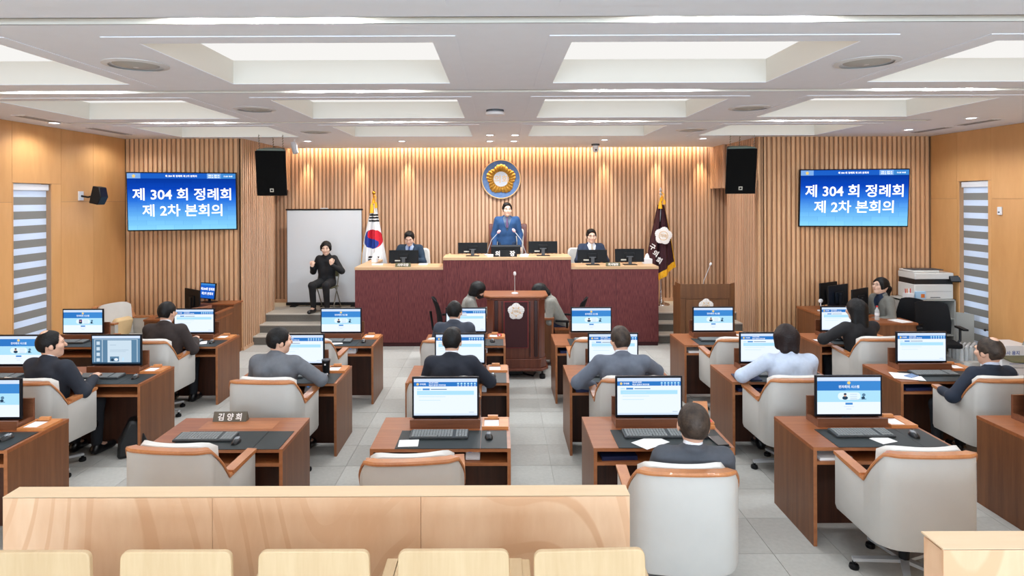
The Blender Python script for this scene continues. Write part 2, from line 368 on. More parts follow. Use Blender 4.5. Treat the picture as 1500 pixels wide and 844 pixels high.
for px, py in ((80, 180), (185, 197), (451, 207), (589, 207), (718, 198), (718, 207), (755, 198), (753, 207), (886, 205), (1030, 203), (1331, 190), (1423, 173)):
    yy = py+ROLL*(px-CX); Y = (CZ-HC)*F/(CY-yy); X = (px-CX)/F*Y
    o = inst('downlight', dme, None, (X, Y, CZ-.003)); tag(o, 'round recessed downlight ' + {(80, 180): 'above the left window', (185, 197): 'at the left corner of the slat wall', (451, 207): 'right of the left hanging loudspeaker', (589, 207): 'above the left rostrum man', (718, 198): 'front left of the four at centre', (718, 207): 'rear left of the four at centre', (755, 198): 'front right of the four at centre', (753, 207): 'rear right of the four at centre', (886, 205): 'beside the ceiling camera', (1030, 203): 'left of the right hanging loudspeaker', (1331, 190): 'at the right corner of the slat wall', (1423, 173): 'above the right window'}[(px, py)], 'lamp', 'round recessed downlights')
    l = bpy.data.objects.new('downlight_light', (ld4 if px > 755 else ld3) if abs(px-755) > 560 else ld2); C.objects.link(l); l.parent = o; l.location = (0, 0, -.02)
rd = MB().lathe([(.19, -.012), (.235, -.004), (.235, 0), (.17, 0)], 28, 0, closed=False).lathe([(.02, -.02), (.10, -.016), (.165, .0)], 28, 1, closed=False).lathe([(.0, -.02), (.02, -.02)], 28, 0, closed=False).mesh('ceiling_diffuser', ['vent_white', 'cabinet_grey'])
for px, py, l in ((200, 95, 'large round ceiling diffuser left of the front coffers'), (1270, 91, 'large round ceiling diffuser right of the front coffers'), (374, 160, 'round ceiling diffuser between the left middle coffers'), (1098, 158, 'round ceiling diffuser between the right middle coffers'), (463, 193, 'round ceiling diffuser left of the stage'), (1013, 190, 'round ceiling diffuser right of the stage')):
    yy = py+ROLL*(px-CX); Y = (CZ-HC)*F/(CY-yy); o = inst('ceiling_diffuser', rd, None, ((px-CX)/F*Y, Y, CZ-.001)); tag(o, l, 'vent')
t = thing('smoke_detector', 'white domed smoke detector in the middle of the ceiling', 'detector', (PX(726, 7.3), 7.3, CZ))
MB().lathe([(.1, 0), (.1, -.02), (.12, -.035), (.11, -.06), (.05, -.075), (0, -.078)], 24, closed=False).build('housing', 'white_plastic', t)
MB().lathe([(.105, -.0), (.105, -.022)], 24).build('ring', 'grey_plastic', t)
for X, Y0, Y1, l in ((-5.95, 7.6, 8.3, 'thin slot air vent above the left window'), (-5.95, 8.9, 9.9, 'thin slot air vent near the left slat wall'), (6.75, 8.3, 9.0, 'thin slot air vent above the right window'), (6.75, 9.2, 10.0, 'thin slot air vent near the right slat wall')):
    t = thing('ceiling_vent', l, 'vent', (X, (Y0+Y1)/2, CZ))
    h = (Y1-Y0)/2; MB().box(-.09, .09, -h, h, -.006, 0).build('frame', 'vent_white', t, smooth=False)
    for k in (-.05, 0, .05): MB().box(k-.012, k+.012, -h+.03, h-.03, -.009, -.006).build('slot', 'vent_dark', t, smooth=False)

# side walls: backing with window openings and veneer panels
def side_wall(name, X, sgn, wy0, wy1, wz0, wz1, joints):
    w = MB(); T = .25; x0, x1 = (X-T, X-.014) if sgn < 0 else (X+.014, X+T); y0, y1 = -4.3, YB+.4
    w.box(x0, x1, y0, wy0, 0, CZ+.42).box(x0, x1, wy1, y1, 0, CZ+.42).box(x0, x1, wy0, wy1, 0, wz0).box(x0, x1, wy0, wy1, wz1, CZ+.42)
    o = struct(name, w, 'slat_back', smooth=False)
    a, b = (X-.014, X) if sgn < 0 else (X, X+.014); g = .002
    for i in range(len(joints)-1):
        p, q = joints[i]+g, joints[i+1]-g
        if p <= wy0+.01 and q >= wy1-.01:
            for (u, v, s, t_) in ((p, q, 0, wz0), (p, q, wz1, CZ), (p, wy0, wz0, wz1), (wy1, q, wz0, wz1)):
                if v-u > .01: MB().box(a, b, u, v, s+g, t_-g).build('veneer_panel', 'veneer', o, smooth=False)
        else:
            for s, t_ in ((0, 2.58), (2.58, CZ)): MB().box(a, b, p, q, s+g, t_-g).build('veneer_panel', 'veneer', o, smooth=False)
    return o
jl = [9.77-.86*k for k in range(17, -1, -1)]
jl = [-4.3, -3.3, -2.3, -1.3, -.3, .7, 1.7, 2.7, 3.7, 4.9, 6.1, 7.2, 8.14, 9.05, 9.77, YS]
wl = side_wall('wall_left', XL, -1, 8.16, 8.86, .55, 2.84, jl)
jr = [-4.3, -3.3, -2.3, -1.3, -.3, .7, 1.7, 2.7, 3.7, 4.9, 6.1, 7.6, 9.3, 10.0, YS]
wr = side_wall('wall_right', XR, 1, 9.36, 9.96, .12, 2.86, jr)
def window(name, X, sgn, y0, y1, z0, z1, blind):
    w = sempty(name); xo = X+sgn*.2
    fm = MB()
    for (a, b, c, d) in ((y0, y0+.04, z0, z1), (y1-.04, y1, z0, z1), (y0, y1, z0, z0+.04), (y0, y1, z1-.04, z1)): fm.box(min(xo, xo-sgn*.05), max(xo, xo-sgn*.05), a, b, c, d)
    fm.build('window_frame', 'white_plastic', w, smooth=False)
    MB().box(xo-.004, xo+.004, y0+.04, y1-.04, z0+.04, z1-.04).build('pane', 'glass_door', w, smooth=False)
    t = thing('roller_blind', blind, 'blind', (X+sgn*.06, (y0+y1)/2, z0)); h = (y1-y0)/2-.02; H = z1-z0
    MB().box(-.035, .035, -h, h, H-.1, H-.01).build('cassette', 'white_plastic', t, bevel=.008)
    n = int((H-.1)/.19); st = (H-.12)/n
    for k in range(n):
        zb = H-.1-(k+1)*st
        MB().box(-.002, .002, -h+.01, h-.01, zb, zb+st*.55).build('dark_band', 'blind_grey', t, smooth=False)
        MB().box(-.001, .001, -h+.01, h-.01, zb+st*.55, zb+st).build('light_band', 'blind_white', t, smooth=False)
    MB().box(-.012, .012, -h+.01, h-.01, 0, .02).build('bottom_rail', 'white_plastic', t, smooth=False)
window('window_1', XL, -1, 8.16, 8.86, .55, 2.84, 'grey and white striped roller blind in the left wall window')
window('window_2', XR, 1, 9.36, 9.96, .12, 2.86, 'grey and white striped roller blind in the right wall window')
wz = sempty('window_assumed')  # unseen rear glazing, added on the strength of bluish light on the ceiling
struct('wall_rear', MB().box(XL-.3, XR+.3, -4.5, -4.3, 0, 1.2).box(XL-.3, XR+.3, -4.5, -4.3, 3.3, CZ+.42).box(XL-.3, -4.9, -4.5, -4.3, 1.2, 3.3).box(5.9, XR+.3, -4.5, -4.3, 1.2, 3.3), 'wall_paint', smooth=False)
wf = MB()
for k in range(7): wf.box(-4.9+1.8*k-.03, -4.9+1.8*k+.03, -4.46, -4.40, 1.2, 3.3)
wf.box(-4.9, 5.9, -4.46, -4.40, 1.2, 1.26).box(-4.9, 5.9, -4.46, -4.40, 3.24, 3.3).build('window_frame', 'white_plastic', wz, smooth=False)
MB().box(-4.9, 5.9, -4.435, -4.43, 1.26, 3.24).build('pane', 'glass_door', wz, smooth=False)
wl_ = bpy.data.lights.new('added_daylight_fill', 'AREA'); wl_.shape = 'RECTANGLE'; wl_.size = 10.6; wl_.size_y = 2.0; wl_.energy = DAY_W; wl_.color = (.66, .83, 1)  # added area lamp inside the assumed panes, soft fill from behind the camera
wo = bpy.data.objects.new('added_daylight_fill', wl_); C.objects.link(wo); wo.location = (.5, -4.38, 2.25); wo.rotation_euler = (math.radians(90), 0, 0)

# slat walls
PITCH = .08
def slat_wall(name, p0, p1, z0, z1, ori, mat, back=.035, wbase=None):
    """slats stand proud of a board running p0 -> p1 (plan); ori is the outward normal"""
    w = sempty(name); p0 = Vector(p0); p1 = Vector(p1); d = (p1-p0); Ln = d.length; d.normalize(); n = Vector(ori)
    R = Matrix(((d.x, n.x, 0, 0), (d.y, n.y, 0, 0), (0, 0, 1, 0), (0, 0, 0, 1)))
    B = MB().box(0, Ln, -back-.06, -back, z0, z1, mat=Matrix.Translation((p0.x, p0.y, 0)) @ R)
    B.build('backing_board', 'slat_back', w, smooth=False)
    me = MB().box(-.024, .024, -back, 0, z0, z1).mesh('slat', [mat], False)
    k = PITCH/2; a = math.atan2(d.y, d.x)
    flip = abs((Matrix.Rotation(a, 2) @ Vector((0, 1))).dot(n.xy)+1) < .1
    if flip: me = MB().box(-.024, .024, 0, back, z0, z1).mesh('slat', [mat], False)
    while k < Ln:
        o = inst('slat', me, w, (p0.x+d.x*k, p0.y+d.y*k, 0), a); k += PITCH*(1 if random.random() < .8 else 1.12)
    if wbase:
        MB().box(0, Ln, -.01, .012, z0, z0+wbase, mat=Matrix.Translation((p0.x, p0.y, 0)) @ R).build('base_board', mat, w, smooth=False)
    return w
PF = .442; XW = 4.42
slat_wall('wall_back', (-5.0, YB, 0), (5.05, YB, 0), PF, CZ+.3, (0, -1, 0), 'slat_wood', wbase=.07)
slat_wall('wall_front_left', (XL, YS, 0), (-XW-.02, YS, 0), 0, CZ, (0, -1, 0), 'slat_side', wbase=.05)
slat_wall('wall_front_right', (XW+.04, YS, 0), (XR, YS, 0), 0, CZ, (0, -1, 0), 'slat_side', wbase=.05)
slat_wall('wall_return_left', (-XW, YS, 0), (-XW, 12.1, 0), 0, CZ, (1, 0, 0), 'slat_wood', wbase=.05)
slat_wall('wall_return_right', (XW+.06, YS, 0), (XW+.06, 12.1, 0), 0, CZ, (-1, 0, 0), 'slat_wood', wbase=.05)
slat_wall('trim_header_left', (-XW+.05, 12.1, 0), (-XW+.05, YB-.02, 0), 2.8, CZ, (1, 0, 0), 'slat_wood')
slat_wall('trim_header_right', (XW+.0, 12.1, 0), (XW+.0, YB-.02, 0), 2.8, CZ, (-1, 0, 0), 'slat_wood')
slat_wall('wall_alcove_left', (-4.9, 12.1, 0), (-4.9, YB, 0), PF, 2.8, (1, 0, 0), 'slat_wood')
slat_wall('wall_alcove_right', (4.96, 12.1, 0), (4.96, YB, 0), PF, 2.8, (-1, 0, 0), 'slat_wood')
al = MB()
al.box(-5.0, -XW-.1, 12.0, 12.1, 0, CZ).box(XW+.16, 5.1, 12.0, 12.1, 0, CZ).box(-5.0, -XW+.0, 12.1, YB, 2.8, 2.86).box(XW+.06, 5.1, 12.1, YB, 2.8, 2.86)
al.box(-5.1, 5.1, YB+.1, YB+.2, 0, CZ+.42).box(-5.1, -5.0, 12.0, YB+.2, 0, CZ+.42).box(5.1, 5.2, 12.0, YB+.2, 0, CZ+.42).box(XL-.2, -5, YB+.1, YB+.2, 0, CZ+.42).box(5, XR+.2, YB+.1, YB+.2, 0, CZ+.42)
al.box(XL, -XW-.1, YS+.1, YS+.14, 0, CZ+.42).box(XW+.16, XR, YS+.1, YS+.14, 0, CZ+.42)
struct('trim_alcove', al, 'slat_back', smooth=False)
t = thing('cove_light', 'long warm light strip hidden above the stage wall', 'lamp', (0, YB-.14, CZ+.12))
MB().box(-4.3, 4.3, -.02, .02, 0, .02).build('strip', 'warm_strip', t, smooth=False)
la = bpy.data.lights.new('cove_area', 'AREA'); la.shape = 'RECTANGLE'; la.size = 8.6; la.size_y = .06; la.energy = 34; la.color = (1, .78, .52)
lo = bpy.data.objects.new('cove_area_light', la); C.objects.link(lo); lo.parent = t; lo.location = (0, .0, -.01)
lw = bpy.data.lights.new('wall_washer', 'SPOT'); lw.energy = 60; lw.spot_size = math.radians(42); lw.spot_blend = .9; lw.shadow_soft_size = .03; lw.color = (1, .8, .55)
wme = MB().lathe([(.035, 0), (.04, .03), (.04, .07)], 14).mesh('wall_washer', ['lamp_face'])
for px in (449, 527, 597, 886, 963, 1028):
    X = PX(px, 12.8, 250); o = inst('wall_washer', wme, None, (X, YB-.13, CZ+.02)); tag(o, 'small warm wall washer ' + {449: 'at the left end of the stage wall', 527: 'above the white flag', 597: 'above the left rostrum man', 886: 'above the right rostrum man', 963: 'above the maroon flag', 1028: 'at the right end of the stage wall'}[px], 'lamp', 'wall washers above the stage')
    l = bpy.data.objects.new('wall_washer_light', lw); C.objects.link(l); l.parent = o; l.location = (0, -.02, -.02); l.rotation_euler = (math.radians(6), 0, 0)

# stage and steps
st = sempty('floor_stage')
MB().box(-5.0, 5.1, 11.66, YB+.1, 0, PF).build('platform', 'platform_carpet', st, smooth=False)
for (x0, x1) in ((-XW, -2.54), (2.81, XW+.06)):
    s = MB(); z = PF/3
    for k, yy in enumerate((11.03, 11.33, 11.63)):
        MB().box(x0, x1, yy, 11.66, z*k, z*(k+1)-.012).build('riser', 'stair_carpet', st, smooth=False)
        MB().box(x0, x1, yy+.0, 11.66 if k < 2 else 11.659, z*(k+1)-.012, z*(k+1)).build('tread', 'platform_carpet', st, smooth=False)
        MB().box(x0, x1, yy-.012, yy+.03, z*(k+1)-.02, z*(k+1)+.004).build('nosing', 'nosing', st, smooth=False)

# gallery: raised floor, parapets, plywood seats
gf = struct('floor_gallery', MB().box(XL, XR, -4.3, 2.6, 0, .35).box(XL, .655, 2.6, 3.098, 0, .35), 'platform_carpet', smooth=False)
def parapet(x0, x1, y0, y1, z1, cuts, label):
    t = thing('parapet', label, 'partition', ((x0+x1)/2, (y0+y1)/2, 0)); cx = (x0+x1)/2; cy = (y0+y1)/2
    xs = [x0]+cuts+[x1]
    MB().box(x0-cx+.01, x1-cx-.01, y0-cy+.012, y1-cy-.004, 0, z1-.02).build('core', 'maple', t, smooth=False)
    for i in range(len(xs)-1): MB().box(xs[i]-cx+.001, xs[i+1]-cx-.001, y0-cy, y0-cy+.012, 0, z1-.004).build('maple_panel', 'maple', t, smooth=False)
    MB().box(x0-cx, x1-cx, y0-cy+.0, y1-cy, z1-.006, z1).build('cap', 'maple_top', t, smooth=False)
    return t
parapet(-2.51, .655, 3.10, 3.21, 1.109, [-1.452, -.40], 'long pale maple parapet behind the plywood gallery seats')
parapet(1.886, 4.4, 2.616, 2.754, 1.109, [2.95], 'short pale maple parapet in the bottom right corner')
seat_lab = ['plywood gallery seat cut off at the bottom left corner', 'plywood gallery seat below the parapet joint, second from left', 'plywood gallery seat in the middle of the row', 'plywood gallery seat with a white speck on its back', 'plywood gallery seat at the right end of the parapet']
def rrect(w0, w1, h, r, n=5):
    """rounded rectangle outline, width w0 at the bottom and w1 on top, from z=0 to h"""
    pts = []
    for (cx_, cz_, a0) in ((w1/2-r, h-r, 0), (-w1/2+r, h-r, 90), (-w0/2+r, r, 180), (w0/2-r, r, 270)):
        for k in range(n+1):
            a = math.radians(a0+90*k/n); pts.append((cx_+r*math.cos(a), cz_+r*math.sin(a)))
    return pts
seat0 = None
for i, (a, b) in enumerate(((-28, 133), (178, 340), (380, 541), (585, 744), (790, 948))):
    Y = 2.5; X = PX((a+b)/2, Y, 808); z0 = .35; zt = PZ((a+b)/2, 807.5, Y)-z0
    if seat0 is None:
        t = seat0 = thing('gallery_seat', '', 'seat', group='plywood seats along the gallery')
        MB().prism(rrect(.47, .45, .46, .03), -.012, .012, 'y').build('backrest', 'seat_ply', t, bevel=.004).location = (0, 0, zt-.46)
        MB().prism(rrect(.45, .45, .42, .04), 0, .025, 'z').build('seat', 'seat_ply', t, bevel=.005).location = (0, .02, .40)
        for s in (-1, 1): MB().box(s*.25-.012, s*.25+.012, .0, .36, .0, .56).build('side_frame', 'seat_ply', t, bevel=.003)
        for s in (-1, 1): MB().box(s*.26-.03, s*.26+.03, .02, .36, .56, .585).build('armrest', 'seat_ply', t, bevel=.005)
    else: t = copy_tree(seat0)
    t.location = (X, Y, z0); t['label'] = seat_lab[i]
    if i == 4: t.rotation_euler = (0, math.radians(-1.2), 0)

# ---------------------------------------------------------------- monitors and desk-top things
def ui_mesh(kind, w, h, avatar='ui_dark'):
    """the picture on a screen, flat print, centre origin, in the XZ plane"""
    mats = ['ui_white', 'ui_bar', 'ui_blue', 'ui_blue2', 'ui_light', 'ui_pale', 'ui_grey', 'ui_dark', 'ui_text', 'ui_gold', 'ui_pill', 'ui_slate', 'ui_doc', 'ui_skin', avatar]
    I = {m: i for i, m in enumerate(mats)}; mb = MB()
    def r(x0, x1, z0, z1, m, l=1):
        X0, X1, Z0, Z1 = (x0-.5)*w, (x1-.5)*w, (z0-.5)*h, (z1-.5)*h; y = -.0002*l
        mb.add([(X0, y, Z0), (X1, y, Z0), (X1, y, Z1), (X0, y, Z1)], [(0, 1, 2, 3)], I[m])
    def disc(x, z, rx, rz, m, l=2, n=18):
        y = -.0002*l; mb.add([((x-.5)*w+rx*w*math.cos(2*math.pi*k/n), y, (z-.5)*h+rz*h*math.sin(2*math.pi*k/n)) for k in range(n)], [tuple(range(n))], I[m])
    def tx(b, size, x, z, m, l=3, off=.01): mbtext(mb, b, size*h, (x-.5)*w, -.0002*l, (z-.5)*h, I[m], off)
    if kind == 'login':
        r(0, 1, 0, 1, 'ui_white', 0); r(0, 1, .9, 1, 'ui_bar'); r(0, 1, .64, .9, 'ui_blue'); r(.45, 1, .64, .9, 'ui_blue2', 2); r(0, 1, .33, .64, 'ui_light')
        disc(.5, .85, .03, .05, 'ui_gold', 3, 5); tx('전자회의 시스템', .085, .5, .745, 'ui_text', 4, .02)
        r(.38, .62, .39, .59, 'ui_pill', 2); disc(.38, .49, .055, .1, 'ui_pill', 2); disc(.63, .49, .055, .1, 'ui_pill', 2)
        if avatar == 'ui_purple': r(.4, .48, .4, .58, 'ui_purple', 3)
        disc(.44, .44, .045, .05, 'ui_dark', 4, 12); disc(.44, .52, .022, .045, 'ui_skin', 5, 12); disc(.44, .545, .023, .028, 'ui_dark', 6, 12)
        for z in (.53, .47, .42): r(.52, .63, z, z+.012, 'ui_grey', 3)
        disc(.735, .52, .028, .045, 'ui_slate', 3, 10); disc(.725, .44, .03, .04, 'ui_dark', 4, 8); r(.7, .775, .395, .415, 'ui_slate', 4); r(.52, .72, .385, .395, 'ui_grey', 3)
        r(.445, .56, .255, .31, 'ui_blue2', 2); r(.42, .58, .2, .207, 'ui_grey', 2); r(.46, .54, .135, .145, 'ui_grey', 2)
    elif kind == 'list':
        r(0, 1, 0, 1, 'ui_white', 0); r(0, 1, .91, 1, 'ui_bar'); r(0, 1, .79, .91, 'ui_blue'); disc(.06, .85, .022, .04, 'ui_gold', 2, 5)
        tx('구의회', .06, .14, .85, 'ui_text', 2, .02); tx('제304회 정례회', .04, .31, .885, 'ui_text', 2, .02); tx('제2차 본회의 회의자료', .05, .37, .825, 'ui_text', 2, .02)
        for k in range(6): disc(.7+.053*k, .865, .017, .028, 'ui_light', 2, 10); r(.688+.053*k, .712+.053*k, .803, .817, 'ui_text', 2)
        r(.05, .12, .695, .73, 'ui_pale', 1); r(.14, .25, .69, .735, 'ui_blue2', 1); r(.27, .52, .7, .722, 'ui_slate', 1)
        r(.05, .95, .56, .67, 'ui_light'); r(.09, .46, .605, .622, 'ui_pale', 2)
        r(.08, .5, .505, .517, 'ui_pale', 1); r(.08, .42, .41, .422, 'ui_pale', 1); r(0, 1, .0, .05, 'ui_bar', 1); r(.87, .95, .08, .095, 'ui_grey', 1)
    else:
        r(0, 1, 0, 1, 'ui_slate', 0); r(0, 1, .91, 1, 'ui_bar'); r(0, 1, 0, .05, 'ui_dark'); r(.04, .06, .06, .88, 'ui_grey'); r(.2, .22, .06, .88, 'ui_grey'); r(.93, .95, .06, .88, 'ui_grey'); r(.04, .95, .86, .88, 'ui_grey', 2)
        for k in range(4): r(.09, .16, .08+.2*k, .2+.2*k, 'ui_doc', 2)
        r(.32, .82, .05, .84, 'ui_doc', 2); r(.37, .5, .66, .68, 'ui_grey', 3); r(.37, .76, .48, .5, 'ui_grey', 3); r(.37, .7, .43, .445, 'ui_grey', 3)
        r(.37, .56, .08, .26, 'ui_slate', 3); disc(.42, .14, .03, .05, 'ui_dark', 4); disc(.5, .15, .04, .05, 'ui_white', 4); r(.63, .66, .1, .22, 'ui_pale', 3)
    return mb.mesh('ui_'+kind, mats, False)
MW, MH = .55, .338
UI = {k: ui_mesh(k.split('_')[0], MW-.03, MH-.036, 'ui_purple' if k == 'login_p' else 'ui_dark') for k in ('login', 'login_p', 'list', 'doc')}
def monitor(label, loc, kind, rz=0, group='monitors on the council desks'):
    """loc: desk surface below the lower edge; the panel hangs .065 above it"""
    t = thing('monitor', label, 'monitor', loc, rz, group)
    if not hasattr(monitor, 'me'):
        z0 = .065
        monitor.me = [
            ('housing', MB().box(-MW/2, MW/2, .0, .022, z0, z0+MH).mesh('monitor_housing', ['bezel'], False), .004),
            ('rear_bulge', MB().box(-.17, .17, .022, .042, z0+.06, z0+.27).mesh('monitor_bulge', ['bezel'], False), .01),
            ('stand_neck', MB().box(-.03, .03, .03, .05, .0, z0+.14).mesh('monitor_neck', ['grey_plastic'], False), 0),
            ('stand_foot', MB().prism(rrect(.2, .2, .12, .03), 0, .012, 'z').mesh('monitor_foot', ['grey_plastic'], False), 0)]
    for n, me, bv in monitor.me:
        o = inst(n, me, t, (0, -.02, 0) if n == 'stand_foot' else (0, 0, 0))
        if bv: b = o.modifiers.new('bevel', 'BEVEL'); b.width = bv; b.segments = 2
    inst('screen', UI[kind], t, (0, -.0012, .065+MH/2+.003))
    return t
kb_keys = MB()
for r_ in range(6):
    for c_ in range(19):
        if c_ in (14,) : continue
        x_ = -.21+c_*.0228; y_ = -.058+r_*.0212
        if r_ == 0 and 4 <= c_ <= 8:
            if c_ == 4: kb_keys.box(x_, x_+.105, y_, y_+.017, .016, .0215)
            continue
        kb_keys.box(x_, x_+.0185, y_, y_+.017, .016+.0012*r_, .0225+.0012*r_)
KEYS = kb_keys.mesh('keys', ['kb_keys'], False)
KBB = MB().prism([(-.072, 0), (.075, 0), (.075, .025), (-.072, .016)], -.228, .228, 'x').mesh('keyboard_body', ['kb_body'], False)
def keyboard(label, loc, rz=0):
    t = thing('keyboard', label, 'keyboard', loc, rz, 'keyboards on the council desks'); b = inst('body', KBB, t); m = b.modifiers.new('bevel', 'BEVEL'); m.width = .004; m.segments = 2
    k = inst('keys', KEYS, t); k['kind'] = 'stuff'; return t
def mouse_me():
    b = MB(); prof = []
    n = 10; vs = []; fs = []
    for i in range(n+1):
        v = i/n; y = -.055+.11*v; wd = .031*math.sin(math.pi*min(max(v*.9+.05, 0), 1))**.4; hh = .036*math.sin(math.pi*(v*.85+.1))**.7
        for k in range(9):
            a = math.pi*k/8; vs.append((wd*math.cos(a), y, hh*math.sin(a)))
    for i in range(n):
        for k in range(8): fs.append((i*9+k, i*9+k+1, (i+1)*9+k+1, (i+1)*9+k))
    fs.append(tuple(range(8, -1, -1))); fs.append(tuple(n*9+k for k in range(9)))
    b.add(vs, fs); return b.mesh('mouse_shell', ['mouse_black'])
MOUSE = mouse_me(); MTOP = MB().ball((0, .012, .028), (.02, .036, .011), 12).mesh('mouse_top', ['mouse_grey'])
WHEEL = MB().tube([(-.004, .03, .036), (.004, .03, .036)], .007, 8).mesh('wheel', ['mouse_black'])
def mouse(label, loc, rz=0):
    t = thing('mouse', label, 'mouse', loc, rz, 'mice on the council desks'); inst('shell', MOUSE, t); inst('top_shell', MTOP, t); inst('scroll_wheel', WHEEL, t); return t
def flatpiece(name, label, cat, loc, rz, w, d, h, m, group=None):
    o = MB().box(-w/2, w/2, -d/2, d/2, 0, h).build(name, m, None, smooth=False); o.location = loc; o.rotation_euler = (0, 0, rz); return tag(o, label, cat, group)
def nameplate(label, txt, loc, w=.24, size=.055, rz=0, m='kb_keys', h=.075, plate='plate_body'):
    t = thing('nameplate', label, 'nameplate', loc, rz)
    MB().prism([(-.035, 0), (.035, 0), (.004, h), (-.004, h)], -w/2, w/2, 'x').build('plate', m, t, smooth=False)
    a = math.atan2(.031, h); mt = Matrix.Translation((0, -.0205, h/2)) @ Matrix.Rotation(-a, 4, 'X')
    mbtext(MB(), txt, size, 0, -.0012, 0, 0, .03, mat=mt).build('lettering', 'tv_text' if False else 'white_emb', t, smooth=False)
    return t

# ---------------------------------------------------------------- council desks
DW, DD, DH = .527, .66, .74
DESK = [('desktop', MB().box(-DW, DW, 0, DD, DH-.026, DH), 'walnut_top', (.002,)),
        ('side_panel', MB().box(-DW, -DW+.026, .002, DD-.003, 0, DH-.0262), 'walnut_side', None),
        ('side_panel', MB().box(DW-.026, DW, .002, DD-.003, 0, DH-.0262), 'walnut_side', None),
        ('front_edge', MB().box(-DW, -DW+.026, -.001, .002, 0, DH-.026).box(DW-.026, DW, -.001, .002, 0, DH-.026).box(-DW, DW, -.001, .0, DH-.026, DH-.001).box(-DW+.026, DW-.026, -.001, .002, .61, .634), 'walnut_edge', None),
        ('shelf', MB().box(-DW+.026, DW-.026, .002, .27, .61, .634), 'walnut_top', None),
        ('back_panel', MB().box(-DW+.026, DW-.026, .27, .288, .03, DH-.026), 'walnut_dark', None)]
DESKX = [('lid_panel', MB().box(-.285, .285, .575, .595, DH, DH+.2), 'walnut_lid', None),
         ('monitor_box', MB().box(-.285, .285, .40, .42, DH, DH+.07).box(-.285, -.265, .42, .575, DH, DH+.05).box(.265, .285, .42, .575, DH, DH+.05), 'walnut_lid', None),
         ('card_tray', MB().box(.30, .515, .38, .40, DH, DH+.022).box(.30, .515, .575, .60, DH, DH+.022).box(.30, .315, .40, .575, DH, DH+.02).box(.44, .515, .40, .575, DH, DH+.02).box(.315, .44, .40, .575, DH, DH+.006).box(.345, .43, .56, .59, DH+.022, DH+.045), 'tray_wood', None),
         ('note_paper', MB().box(.318, .438, .405, .555, DH+.006, DH+.014), 'paper', None)]
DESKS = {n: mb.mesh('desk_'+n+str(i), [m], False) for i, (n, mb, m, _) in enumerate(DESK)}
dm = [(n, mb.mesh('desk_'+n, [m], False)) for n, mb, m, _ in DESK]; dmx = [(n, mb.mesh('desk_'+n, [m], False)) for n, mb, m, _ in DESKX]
SOCK = MB().box(.36, .49, .255, .268, .645, .705, 0).tube([(.43, .25, .67), (.43, .26, .67)], .022, 14, 1).box(.465, .48, .25, .256, .68, .695, 1).mesh('outlet', ['monitor_back', 'mouse_grey'])
ROWY = {1: 4.59, 2: 6.222, 3: 7.80}
seats = {
 'R1a': (1, -4.208, 'desk cut off at the left edge', 'login'), 'R1c': (1, -2.151, 'front desk without monitor, with the nameplate', None),
 'R1d': (1, -.4455, 'front centre desk before the aisle', 'list'), 'R1e': (1, 1.227, 'desk of the nearest man in charcoal', 'list'),
 'R1f': (1, 2.869, 'front desk with the fully shown empty white chair', 'login'), 'R1g': (1, 4.60, 'desk cut off at the right edge', 'list'),
 'R2a': (2, -5.23, 'second row desk at the left edge', 'login'), 'R2b': (2, -4.169, 'desk of the navy man with thinning crown', 'doc'),
 'R2c': (2, -2.18, 'desk of the grey suited man facing right', 'list'), 'R2d': (2, -.43, 'desk of the black suited man at centre', 'list'),
 'R2e': (2, 1.236, 'desk of the blue grey suited man', 'list'), 'R2f': (2, 2.885, 'desk of the woman in pale blue', 'list'),
 'R2g': (2, 4.59, 'desk of the balding man at the right edge', 'list'),
 'R3a': (3, -5.60, 'back row desk beside the left window', 'login_p'), 'R3b': (3, -4.106, 'desk of the dark brown suited man', 'list'),
 'R3c': (3, -2.13, 'empty back row desk before the left steps', 'login'), 'R3d': (3, -.45, 'desk of the man nearest the podium', 'list'),
 'R3e': (3, 1.235, 'empty back row desk right of the podium', 'login'), 'R3f': (3, 2.874, 'empty back row desk before the brown lectern', 'login'),
 'R3g': (3, 4.594, 'desk of the woman in black', 'list')}
for key, (row, X, d, ui) in seats.items():
    Y = ROWY[row]
    t = thing('council_desk', 'walnut council ' + d, 'desk', (X, Y, 0), 0, 'walnut council desks')
    for n, me in dm: inst(n, me, t)
    inst('outlet_panel', SOCK, t)
    if ui:
        for n, me in dmx: inst(n, me, t)
        monitor('dark framed monitor on ' + d, (X, Y+.46, DH), ui)
    else:
        MB().box(-.30, .30, .40, .575, DH, DH+.0015).build('flush_lid', 'walnut_edge', t, smooth=False)
    o = MB().box(-.34, .297, -.006, .35, 0, .004).box(.30, .50, -.006, .35, 0, .0035).build('desk_mat', 'mat_black', None, smooth=False)
    o.location = (X, Y, DH); tag(o, 'black desk mat on ' + d, 'desk mat', 'black desk mats')
    if key not in ('R3d',): keyboard('dark keyboard on ' + d, (X+(-.03 if key not in ('R1c', 'R2c') else (-.14 if key == 'R1c' else -.1)), Y+(.235 if key != 'R1c' else .2), DH+.004))
    mx = X+.36 if key not in ('R1c',) else X+.13
    mouse('black and silver mouse on ' + d, (mx, Y+.20 if key != 'R1c' else Y+.12, DH+.004), random.uniform(-.2, .2))
